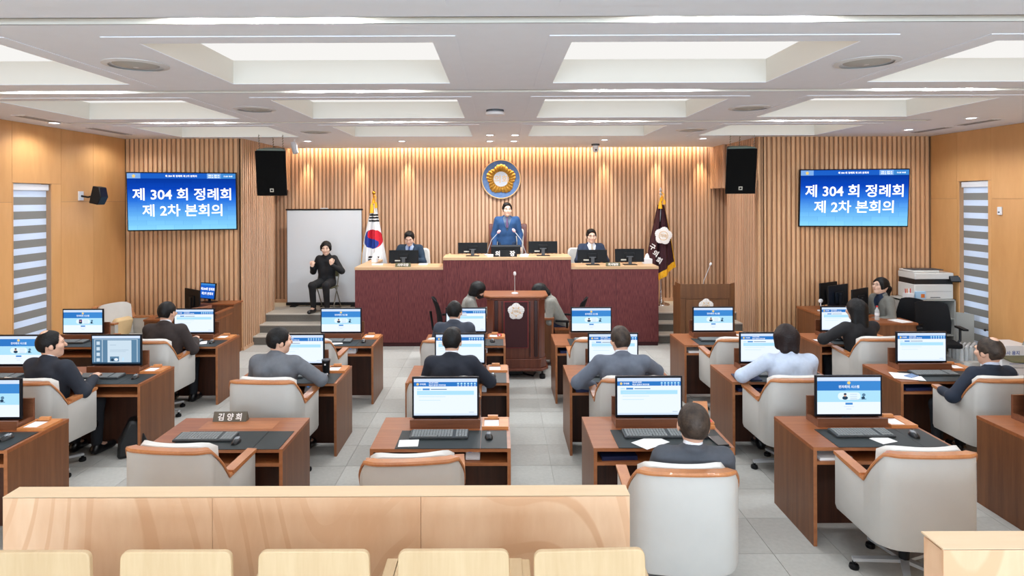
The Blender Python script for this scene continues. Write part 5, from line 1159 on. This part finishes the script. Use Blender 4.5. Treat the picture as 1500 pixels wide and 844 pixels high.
def _bb(p):
    if p[0] == 'rc': a, b = np.array(p[1]), np.array(p[2]); r = max(p[3], p[4]); return np.minimum(a, b)-r, np.maximum(a, b)+r
    if p[0] == 'el': r = max(p[2]); return np.array(p[1])-r, np.array(p[1])+r
    if p[0] == 'tor': r = p[2]*max(p[5], 1)+p[3]; return np.array(p[1])-r, np.array(p[1])+r
def nets(D, o, h):
    s = D < 0; nx, ny, nz = D.shape; acc = np.zeros((nx-1, ny-1, nz-1, 3)); cnt = np.zeros((nx-1, ny-1, nz-1)); n = (nx-1, ny-1, nz-1)
    cs = [(i, j, k) for i in (0, 1) for j in (0, 1) for k in (0, 1)]
    def sl(A, c): return A[c[0]:c[0]+n[0], c[1]:c[1]+n[1], c[2]:c[2]+n[2]]
    for a in cs:
        for ax in range(3):
            if a[ax]: continue
            b = list(a); b[ax] = 1; va, vb = sl(D, a), sl(D, b); m = sl(s, a) != sl(s, b); idx = np.nonzero(m)
            t = va[idx]/(va[idx]-vb[idx])
            for q in range(3): acc[idx+(np.full(len(t), q),)] += a[q]+(t if q == ax else 0)
            cnt[idx] += 1
    act = cnt > 0; ids = -np.ones(n, int); ids[act] = np.arange(act.sum()); I = np.argwhere(act)
    V = (I+acc[act]/cnt[act][:, None])*h+o; Q = []
    for ax in range(3):
        u, v = (ax+1) % 3, (ax+2) % 3; A = [slice(None)]*3; B = [slice(None)]*3; A[ax] = slice(0, -1); B[ax] = slice(1, None)
        for w in (u, v): A[w] = slice(1, -1); B[w] = slice(1, -1)
        sa, sb = s[tuple(A)], s[tuple(B)]; ij = np.argwhere(sa != sb); fl = sa[sa != sb]
        ij = ij.copy(); ij[:, u] += 1; ij[:, v] += 1
        def g(du, dv): c = ij.copy(); c[:, u] += du; c[:, v] += dv; return ids[c[:, 0], c[:, 1], c[:, 2]]
        q = np.stack([g(-1, -1), g(0, -1), g(0, 0), g(-1, 0)], 1); q[~fl] = q[~fl][:, ::-1]; Q.append(q)
    return V, np.concatenate(Q)
def sdf(prims, h, k=.03, cuts=(), noise=0, seed=0):
    lo = np.min([_bb(p)[0] for p in prims], 0)-3*h; hi = np.max([_bb(p)[1] for p in prims], 0)+3*h
    n = np.ceil((hi-lo)/h).astype(int)+1; D = np.full(n, .3, np.float32)
    ax = [lo[i]+h*np.arange(n[i]) for i in range(3)]
    for p in prims:
        kk = p[6] if (p[0] == 'tor' and len(p) > 6) else (p[5] if p[0] == 'rc' and len(p) > 5 else (p[4] if p[0] == 'el' and len(p) > 4 else k))
        a, b = _bb(p); i0 = np.maximum(np.floor((a-kk-3*h-lo)/h).astype(int), 0); i1 = np.minimum(np.ceil((b+kk+3*h-lo)/h).astype(int)+1, n)
        P = np.stack(np.meshgrid(*[ax[q][i0[q]:i1[q]] for q in range(3)], indexing='ij'), -1); d = _d(p, P); S = tuple(slice(i0[q], i1[q]) for q in range(3)); c = D[S]
        hh = np.clip(.5+.5*(c-d)/kk, 0, 1); D[S] = c*(1-hh)+d*hh-kk*hh*(1-hh)
    if cuts or noise:
        P = np.stack(np.meshgrid(*ax, indexing='ij'), -1)
        if noise:
            r = np.random.default_rng(seed); f = np.zeros(n)
            for _ in range(5): w = r.normal(0, 22, 3)*np.array([1, 1, .6]); f += np.sin(P@w+r.uniform(0, 6))
            D = D+noise*f/3
        for c in cuts:
            if c[0] == 'and':
                D = np.maximum(D, -np.maximum.reduce([_d(q, P) for q in c[1]]))
            else: D = np.maximum(D, -_d(c, P))
    return nets(D, lo, h)
def np_mesh(name, V, Q, mats, extra=None):
    if extra is not None:
        ev, ef = extra; ef = [tuple(i+len(V) for i in f) for f in ef]; vs = [tuple(v) for v in V]+[tuple(v) for v in ev]; fs = [tuple(int(i) for i in f) for f in Q]+ef
        me = bpy.data.meshes.new(name); me.from_pydata(vs, [], fs)
    else:
        me = bpy.data.meshes.new(name); me.vertices.add(len(V)); me.vertices.foreach_set('co', np.asarray(V, np.float32).ravel()); me.loops.add(len(Q)*4); me.loops.foreach_set('vertex_index', Q.astype(np.int32).ravel())
        me.polygons.add(len(Q)); me.polygons.foreach_set('loop_start', np.arange(0, len(Q)*4, 4, dtype=np.int32)); me.polygons.foreach_set('loop_total', np.full(len(Q), 4, np.int32))
    for m in mats: me.materials.append(M[m])
    me.validate(); me.update(); me.shade_smooth(); return me
def rotm(yaw=0, pitch=0, roll=0): return Euler((math.radians(pitch), math.radians(roll), math.radians(yaw)), 'YXZ').to_matrix()
def ik(a, b, l1, l2, hint):
    a, b = Vector(a), Vector(b); d = b-a; L = min(d.length, (l1+l2)*.995); d.normalize(); x = (l1*l1-l2*l2+L*L)/(2*L); hgt = math.sqrt(max(l1*l1-x*x, 0)); hn = Vector(hint); hn = (hn-d*hn.dot(d)).normalized()
    return a+d*x+hn*hgt, a+d*L
def hand_geo(wr, d, n, side, s, curl=35, thumb=1):
    """fingers as tapered tubes rooted in the palm; d hand direction, n back of the hand, side: thumb direction"""
    mb = MB(); d, n, t = Vector(d).normalized(), Vector(n).normalized(), Vector(side).normalized()
    root = Vector(wr)+d*.085*s; 
    for i, ln in enumerate((.070, .078, .073, .058)):
        p = root+t*(.030-.0195*i)*s-d*.006*abs(i-1)*s; pts = [p-d*.02*s, p]; c = 0; dd = d
        for f in (.42, .32, .26):
            c += curl*(1 if f != .42 else .7); q = (d*math.cos(math.radians(c))-n*math.sin(math.radians(c))); pts.append(pts[-1]+q*ln*f*s)
        mb.tube(pts, [.0085*s, .0088*s, .0082*s, .0072*s, .0055*s], 7)
    p = Vector(wr)+d*.03*s+t*.024*s; q = (d*.65+t*.7-n*.25).normalized(); mb.tube([p, p+q*.032*s, p+q*.032*s+(d*.9+t*.3-n*.2).normalized()*.026*s, p+q*.032*s+(d*.9+t*.15-n*.35).normalized()*.05*s], [.0115*s, .0105*s, .0095*s, .007*s], 7)
    return mb
_cl = {}
def cloth(col, rough=.85):
    if col not in _cl: flat('cloth_'+col[1:], col, rough, var=.06, nscale=30, bump=.15, bscale=500); _cl[col] = 'cloth_'+col[1:]
    return _cl[col]
def person(label, X, Y, z=0, rz=0, s=1.04, hs=1.06, lean=0, side=0, twist=0, head=(0, 0, 0), neckf=0, jacket='#2a2e38', shirt='#e6e8ee', tie=None, trousers='#20232a', hair='short', hairm='hair_black',
           hands=((-.14, .38, .79), (.14, .38, .79)), hints=((-.6, -.5, -1), (.6, -.5, -1)), stand=False, glasses=False, mask=False, female=False, openv=True, high=False, skin='skin', hf=(None, None), curl=(30, 30), feet=.42, seed=1, fat=1.0, shw=1.0):
    t = thing('person', label, 'person', (X, Y, z), rz)
    hz = .93 if stand else .545; P0 = Vector((0, 0, hz)); R = rotm(twist, -lean, side)
    sp = lambda h, x=0, y=0: P0+R @ Vector((x, y, h))
    sw = (.165 if female else .185)*shw; f = fat*(0.9 if female else 1)
    neck = sp(.50, 0, .0); Rh = rotm(head[0], -head[1], head[2]); hc = neck+R @ Vector((0, .015+neckf, .035))+Rh @ Vector((0, .015, .095*hs)); H = lambda x, y, zz: hc+Rh @ Vector((x*hs, y*hs, zz*hs)); Rn = [list(r) for r in Rh]
    sh = [sp(.435, -sw, 0), sp(.435, sw, 0)]; UA, FA = .285, .255; el, wr = [], []
    for i in (0, 1):
        e, w_ = ik(sh[i], hands[i], UA, FA, hints[i]); el.append(e); wr.append(w_)
    hips = [P0+Vector((-.09, .02, -.02)), P0+Vector((.09, .02, -.02))]
    if stand: kn = [Vector((-.1, .03, .5)), Vector((.1, .03, .5))]; an = [Vector((-.11, -.02, .09)), Vector((.11, -.02, .09))]; toe = [Vector((-.12, .14, .035)), Vector((.12, .14, .035))]
    else: kn = [Vector((-.13, .43, .52)), Vector((.13, .43, .52))]; an = [Vector((-.13, feet, .09)), Vector((.13, feet, .09))]; toe = [Vector((-.15, feet+.15, .035)), Vector((.15, feet+.15, .035))]
    V = lambda v: tuple(v*1.0)
    def torso(e):
        return [('rc', V(sp(.0, -.06, .0)), V(sp(.22, -.055, .01)), .105*f+e, .10*f+e), ('rc', V(sp(.0, .06, .0)), V(sp(.22, .055, .01)), .105*f+e, .10*f+e),
                ('rc', V(sp(.2, -.065, .01)), V(sp(.36, -.085, .005)), .10*f+e, .105*f+e), ('rc', V(sp(.2, .065, .01)), V(sp(.36, .085, .005)), .10*f+e, .105*f+e),
                ('rc', V(sp(.43, -sw*.85, -.005)), V(sp(.43, sw*.85, -.005)), .055+e, .055+e), ('rc', V(sp(.42, -.03, -.01)), V(sp(.5, 0, -.005)), .085+e, .055+e*.6), ('rc', V(sp(.42, .03, -.01)), V(sp(.5, 0, -.005)), .085+e, .055+e*.6)]
    def arm(i, e, end=1.0):
        w2 = el[i].lerp(wr[i], end); return [('rc', V(sh[i]), V(el[i]), .05+e, .040+e), ('rc', V(el[i]), V(w2), .040+e, .028+e*.9)]
    def leg(i, e, end=1.0):
        a2 = kn[i].lerp(an[i], end); return [('rc', V(hips[i]), V(kn[i]), .085+e, .055+e), ('rc', V(kn[i]), V(a2), .055+e, .038+e)]
    # the body: skin, one surface
    B = torso(-.012)
    for i in (0, 1): B += arm(i, -.004)+leg(i, -.004)+[('rc', V(an[i]), V(toe[i]), .035, .028)]
    hd = [(wr[i]-el[i]).normalized() if hf[i] is None else Vector(hf[i][0]).normalized() for i in (0, 1)]; hn = []
    for i in (0, 1):
        n0 = Vector((0, 0, 1)) if hf[i] is None else Vector(hf[i][1]); n0 = (n0-hd[i]*n0.dot(hd[i])).normalized(); hn.append(n0)
        sd = hd[i].cross(n0)*(1 if i == 0 else -1); sd.normalize(); fr_ = [[sd[q], hd[i][q], n0[q]] for q in range(3)]
        B.append(('el', V(wr[i]+hd[i]*.05), (.040, .055, .018), fr_, .02))
    top = B+[('rc', V(sp(.47)), V(hc-Rh @ Vector((0, .02, .05))), .056, .052), ('el', V(hc+Rh @ Vector((0, -.008*hs, .012*hs))), tuple(q*hs for q in (.074, .092, .098)), Rn), ('el', V(H(0, .018, -.05)), tuple(q*hs for q in (.058, .066, .062)), Rn),
           ('rc', V(H(0, .05, -.085)), V(H(0, .055, -.092)), .024*hs, .024*hs), ('rc', V(H(0, .084, .01)), V(H(0, .103, -.026)), .008*hs, .013*hs, .012), ('rc', V(H(-.045, .066, -.02)), V(H(-.035, .068, -.03)), .022*hs, .02*hs, .02), ('rc', V(H(.045, .066, -.02)), V(H(.035, .068, -.03)), .022*hs, .02*hs, .02),
           ('rc', V(H(-.04, .080, .026)), V(H(.04, .080, .026)), .011*hs, .011*hs, .02), ('el', V(H(-.079, -.004, -.012)), tuple(q*hs for q in (.009, .020, .032)), Rn, .008), ('el', V(H(.079, -.004, -.012)), tuple(q*hs for q in (.009, .020, .032)), Rn, .008)]
    Vb, Qb = sdf(top, .0105, .028)
    ex = MB()
    for i in (0, 1):
        sd = hd[i].cross(hn[i])*(1 if i == 0 else -1); g = hand_geo(wr[i], hd[i], hn[i], sd, 1.0, curl[i]); ex.add(g.v, g.f)
    sc = lambda vs: [tuple(np.array(v)*s) for v in vs]
    o = bpy.data.objects.new('body', np_mesh('body', Vb*s, Qb, [skin], (sc(ex.v), ex.f))); C.objects.link(o); o.parent = t
    def part(n, VQ, m, lab=None):
        if len(VQ[0]) == 0: return
        o = bpy.data.objects.new(n, np_mesh(n, VQ[0]*s, VQ[1], [m])); C.objects.link(o); o.parent = t
        if lab: o['label'] = lab
        return o
    # trousers and shoes
    TR = [('rc', V(sp(.0, -.05, .0)), V(sp(.1, -.05, .0)), .112*f, .108*f), ('rc', V(sp(.0, .05, .0)), V(sp(.1, .05, .0)), .112*f, .108*f)]
    for i in (0, 1): TR += leg(i, .012, .93)
    part('trousers', sdf(TR, .013, .03, noise=.0015), cloth(trousers))
    for i in (0, 1):
        part('shoe', sdf([('rc', V(an[i]+Vector((0, -.02, -.045))), V(toe[i]+Vector((0, .02, .008))), .045, .038), ('rc', V(an[i]+Vector((0, 0, -.02))), V(an[i]+Vector((0, .0, -.0))), .045, .042)], .012, .03, cuts=[('half', (0, 0, .0), (0, 0, 1))]), 'shoe')
    # jacket (or sweater)
    e = .014; J = torso(e)+[('rc', V(sp(-.02, -.05, 0)), V(sp(.05, -.05, 0)), .125*f, .118*f), ('rc', V(sp(-.02, .05, 0)), V(sp(.05, .05, 0)), .125*f, .118*f)]
    for i in (0, 1): J += arm(i, e if high else e+.006, .94)+([] if female else [('rc', V(sp(.455, (-1 if i == 0 else 1)*sw*.4, -.008)), V(sp(.447, (-1 if i == 0 else 1)*sw*.98, -.008)), .055, .056)])
    Rr = [list(r) for r in (R @ Matrix.Rotation(-.35, 3, 'X'))]
    if high: J += [('rc', V(sp(.48)), V(sp(.555, 0, .015)), .066, .062, .02)]
    else: J += [('tor', V(sp(.505, 0, .0)), .062, .017, Rr, 1.05, .015)]
    cuts = [('el', V(sp(.57, 0, .02)), (.056, .06, .06), [list(r) for r in R])] if not high else []
    if openv and not high:
        c0 = sp(.22, 0, .1); cuts.append(('and', [('half', V(c0), V(R @ Vector((.93, .0, -.30)))), ('half', V(c0), V(R @ Vector((-.93, .0, -.30)))), ('half', V(sp(.3, 0, .03)), V(R @ Vector((0, -1, 0))))]))
    part('jacket' if not high else 'sweater', sdf(J, .0105, .03, cuts, noise=.0042 if not high else .0015, seed=seed), cloth(jacket))
    if not high:
        Sh = torso(.004)[2:]+[('rc', V(sp(.48)), V(sp(.545, 0, .008)), .063, .060, .02)]
        part('shirt', sdf(Sh, .012, .03), cloth(shirt))
        if tie:
            k = MB(); pts = [sp(.485, 0, .068), sp(.45, 0, .098), sp(.38, 0, .118), sp(.30, 0, .124)]
            k.tube([tuple(p*s) for p in pts], [.014*s, .011*s, .018*s, .022*s], 8); k.build('tie', cloth(tie), t)
    # hair
    if hair in ('short', 'thin', 'parted', 'high'):
        hp = [('el', V(H(0, -.014, .020)), tuple(q*hs for q in (.086, .102, .104)), Rn)]
        if hair in ('high', 'parted'): hp += [('el', V(H(.012, .030, .085)), tuple(q*hs for q in (.062, .055, .040)), Rn)]
        fr_ = {'short': (.066, .072, .080), 'thin': (.072, .080, .098), 'parted': (.068, .072, .084), 'high': (.067, .070, .080)}[hair]
        cuts = [('el', V(H(0, .092, -.008)), tuple(q*hs for q in fr_), Rn), ('and', [('half', V(H(0, .0, -.004)), V(Rh @ Vector((0, -.25, 1)))), ('half', V(H(0, .030, 0)), V(Rh @ Vector((0, -1, 0))))]),
                ('and', [('half', V(H(0, 0, -.075)), V(Rh @ Vector((0, .35, 1))))]), ('and', [('half', V(H(0, 0, -.028)), V(Rh @ Vector((0, .8, 1)))), ('half', V(H(0, -.045, 0)), V(Rh @ Vector((0, -1, 0))))])]
        part('hair', sdf(hp, .0085, .03, cuts, noise=.002, seed=seed), hairm)
        if hair == 'thin':
            part('bald_patch', sdf([('el', V(H(0, -.032, .0985)), tuple(q*hs for q in (.037, .044, .0285)), Rn)], .007, .02), skin, 'thinning crown showing skin')
    elif hair in ('bob', 'long', 'tied', 'bun'):
        hp = [('el', V(H(0, -.010, .022)), tuple(q*hs for q in (.091, .108, .106)), Rn)]
        if hair == 'bob':
            hp += [('rc', V(H(sg*.062, -.01, .02)), V(H(sg*.064, .0, -.06)), .045*hs, .034*hs) for sg in (-1, 1)]+[('rc', V(H(sg*.03, -.06, .02)), V(H(sg*.035, -.06, -.085)), .055*hs, .042*hs) for sg in (-1, 1)]
        if hair == 'long':
            hp += [('rc', V(H(sg*.055, -.025, .02)), V(H(sg*.075, -.045, -.16)), .05*hs, .035*hs) for sg in (-1, 1)]+[('rc', V(H(0, -.06, .02)), V(H(0, -.085, -.17)), .07*hs, .05*hs)]
        if hair in ('tied', 'bun'):
            hp += [('rc', V(H(0, -.08, .0)), V(H(0, -.13, -.02)), .03*hs, .035*hs)]+[('rc', V(H(q*.070, .035, .04)), V(H(q*.074, .0, -.05)), .017*hs, .014*hs) for q in (-1, 1)]
            if hair == 'tied': hp += [('rc', V(H(0, -.12, -.02)), V(H(.0, -.11, -.16)), .042*hs, .035*hs), ('rc', V(H(0, -.11, -.16)), V(H(.0, -.08, -.2)), .035*hs, .02*hs)]
        cuts = [('el', V(H(-.008, .095, -.022)), tuple(q*hs for q in (.062, .080, .088)), Rn), ('and', [('half', V(H(0, 0, -.02)), V(Rh @ Vector((0, 0, 1)))), ('half', V(H(0, .045, 0)), V(Rh @ Vector((0, -1, 0))))])]
        if hair in ('tied', 'bun'): cuts.append(('and', [('half', V(H(0, 0, -.03)), V(Rh @ Vector((0, .7, 1)))), ('half', V(H(0, -.075, 0)), V(Rh @ Vector((0, -1, 0))))]))
        part('hair', sdf(hp, .0085, .035, cuts, noise=.002, seed=seed), hairm)
    # face
    fm = MB()
    for sg in (-1, 1):
        fm.ball(tuple(H(sg*.031, .081, .010)*s), (.0105*hs*s, .006*hs*s, .0045*hs*s), 10)
        fm.tube([tuple(H(sg*.016, .0925, .030)*s), tuple(H(sg*.033, .0905, .034)*s), tuple(H(sg*.048, .079, .028)*s)], [.0025*s, .0032*s, .002*s], 6)
    fm.build('eyes_and_brows', 'eye_dark', t)
    if not mask: MB().tube([tuple(H(-.022, .0815, -.057)*s), tuple(H(0, .0885, -.055)*s), tuple(H(.022, .0815, -.057)*s)], [.0025*s, .0052*s, .0025*s], 6).build('mouth', 'lip', t)
    if glasses:
        g = MB()
        for sg in (-1, 1):
            pts = [H(sg*.034+.024*math.cos(a)*1.0, .100, .008+.016*math.sin(a))*s for a in np.linspace(0, 2*math.pi, 15)]; g.tube([tuple(p) for p in pts], .0016*s, 5)
            g.tube([tuple(H(sg*.058, .098, .01)*s), tuple(H(sg*.082, .06, .012)*s), tuple(H(sg*.084, -.005, .006)*s)], .0018*s, 5)
        g.tube([tuple(H(-.01, .102, .01)*s), tuple(H(.01, .102, .01)*s)], .0016*s, 5).build('glasses', 'eye_dark', t)
    if mask:
        part('mask', sdf([('el', V(H(0, .045, -.055)), tuple(q*hs for q in (.062, .064, .052)), Rn), ('rc', V(H(0, .08, -.03)), V(H(0, .108, -.045)), .02*hs, .018*hs)], .009, .03, [('and', [('half', V(H(0, .02, 0)), V(Rh @ Vector((0, 1, 0))))])]), 'mask_black')
    return t
def seated(*a, **k): return person(*a, **k)
CY2, CY3 = 5.90, 7.50
# hall members, facing the stage
person('seated man in charcoal suit nearest to the camera, grey-brown hair', 1.24, 4.01, 0, D_(-4), .97, 1.2, lean=-10, head=(-6, -4, 3), jacket='#4a4d54', hair='short', hairm='hair_grey', hands=((-.15, .26, .70), (.15, .26, .70)), hints=((-.5, -.5, -.9), (.5, -.5, -.9)), seed=3, fat=1.08, shw=1.08)
person('seated man in dark navy suit with thinning crown, looking right', -4.36, 5.92, 0, D_(-12), 1.02, 1.10, lean=2, head=(-42, -4, 0), jacket='#262b36', hair='thin', hands=((-.16, .34, .79), (.18, .34, .79)), hints=((-.6, -.4, -.9), (.6, -.4, -.9)), seed=4, fat=1.06, shw=1.05)
person('seated man in dark brown suit beside the left staff desk', -4.10, 7.52, 0, 0, 1.03, 1.09, lean=2, head=(-8, 4, 0), jacket='#332a28', hair='short', hands=((-.16, .34, .79), (.2, .34, .79)), seed=5, fat=1.05, shw=1.02)
person('seated man in grey suit turned to the right, leaning on his desk', -2.20, 5.96, 0, D_(-8), 1.03, 1.10, lean=9, head=(-48, 0, 2), jacket='#676a70', hair='short', hands=((-.16, .42, .80), (.26, .36, .80)), hints=((-.8, -.3, -.6), (1, -.3, -.5)), seed=6, fat=1.12, shw=1.06)
person('seated man in black suit in front of the dark podium', -.47, 5.96, 0, 0, 1.02, 1.09, lean=6, head=(-2, 6, 0), jacket='#1d222e', hair='high', hands=((-.15, .38, .79), (.22, .36, .79)), hints=((-.6, -.4, -.9), (.9, -.4, -.6)), seed=7, fat=1.02, shw=1.05)
person('seated man in slate suit and glasses nearest the podium', -.56, 7.58, 0, 0, 1.02, 1.08, lean=3, head=(-14, 2, 0), jacket='#3c424e', hair='short', glasses=True, seed=8)
person('seated man in blue grey suit with both elbows spread', 1.19, 5.92, 0, 0, 1.03, 1.09, lean=7, head=(12, 6, 0), jacket='#646b78', hair='high', hairm='hair_grey', hands=((-.24, .26, .70), (.2, .42, .80)), hints=((-1, -.5, -.1), (1, -.2, -.15)), seed=9, fat=1.1, shw=1.15)
person('seated woman in pale blue jacket with dark brown bob', 2.84, 5.95, 0, 0, 1.03, 1.14, lean=10, head=(-4, 8, 0), jacket='#c3cfe2', hair='bob', hairm='hair_brown', female=True, hands=((-.24, .38, .80), (.1, .40, .80)), hints=((-1, -.2, -.5), (.6, -.3, -.9)), seed=10, shw=1.25, fat=1.15)
person('seated balding man in navy suit at the right edge', 4.60, 5.83, 0, D_(6), .97, 1.16, lean=-9, head=(12, 0, 0), jacket='#1f2838', hair='thin', hairm='hair_grey', shirt='#c8d2e6', hands=((-.26, .22, .74), (.2, .26, .70)), hints=((-.8, -.6, -.6), (.6, -.5, -1)), seed=11, fat=1.06)
person('seated woman in black jacket with long black hair', 4.47, 7.56, 0, D_(8), 1.02, 1.12, lean=8, head=(14, 2, 0), jacket='#1b1b1e', hair='long', female=True, hands=((-.26, .38, .80), (-.02, .40, .80)), hints=((-1, -.3, -.4), (.6, -.3, -1)), seed=12, shw=1.15, fat=1.1)
# at the front
person('chairman standing in bright navy suit, glasses, purple tie', PX(743, 11.95), 11.95, .82, D_(180), 1.0, 1.14, lean=1, head=(8, 0, 0), jacket='#1d4470', shirt='#59677c', tie='#5f4468', trousers='#1d3452', hair='parted', glasses=True, stand=True, hands=((-.24, .12, .86), (.24, .12, .86)), hints=((-.5, -1, .2), (.5, -1, .2)), skin='skin_light', seed=13, fat=1.0, shw=1.0)
person('seated man in navy suit looking down behind the left rostrum wing', PX(602, 12.0), 12.0, .65, D_(176), 1.02, 1.16, lean=8, head=(4, 20, 0), jacket='#1c3246', shirt='#a8bcdc', tie='#2a3c74', hair='high', glasses=True, hands=((-.16, .36, .80), (.2, .36, .80)), skin='skin_light', seed=14)
person('seated man in dark suit looking ahead behind the right rostrum wing', PX(866, 12.0), 12.0, .65, D_(182), 1.02, 1.18, lean=0, head=(0, 0, 0), jacket='#24324a', shirt='#dfe2ea', tie='#b8a890', hair='high', glasses=True, hands=((-.16, .36, .80), (.2, .36, .80)), skin='skin_light', seed=15)
it = person('interpreter in black turtleneck signing with both hands raised', PX(479, 12.05), 12.05, PF, D_(176), 1.02, 1.13, lean=2, head=(10, 6, 0), jacket='#141417', trousers='#141417', hair='bun', female=True, high=True, openv=False, hands=((-.17, .22, .88), (.22, .20, .84)), hints=((-.8, -.3, -1), (.5, -.3, -1)), hf=(((.15, .1, 1), (0, 1, 0)), ((-.25, .1, 1), (0, 1, 0))), curl=(45, 60), skin='skin_light', shw=.93, fat=.95, seed=16, feet=.36)
person('reporter in grey jacket and black mask writing left of the podium', -.64, 9.85, 0, D_(-88), 1.02, 1.12, lean=23, head=(4, 30, 0), jacket='#8b8a84', hair='bob', female=True, mask=True, openv=False, shirt='#8b8a84', hands=((-.12, .46, .80), (.1, .46, .80)), seed=17, skin='skin_light')
person('reporter in grey jacket bent low, head hidden by hair', 1.02, 9.85, 0, D_(88), 1.03, 1.14, lean=28, head=(0, 50, 0), jacket='#8f8e86', trousers='#2a3450', hair='bob', female=True, openv=False, shirt='#8b8a84', hands=((-.12, .40, .80), (.1, .40, .80)), seed=18, skin='skin_light')
person('staff woman in grey jacket with tied hair and glasses, seen in profile', PX(1293, 9.7), 9.68, 0, D_(97), 1.02, 1.12, lean=4, head=(2, -10, 0), jacket='#75756f', shirt='#1d2c44', hair='tied', female=True, glasses=True, hands=((-.15, .3, .70), (.15, .3, .70)), seed=19, skin='skin_light')
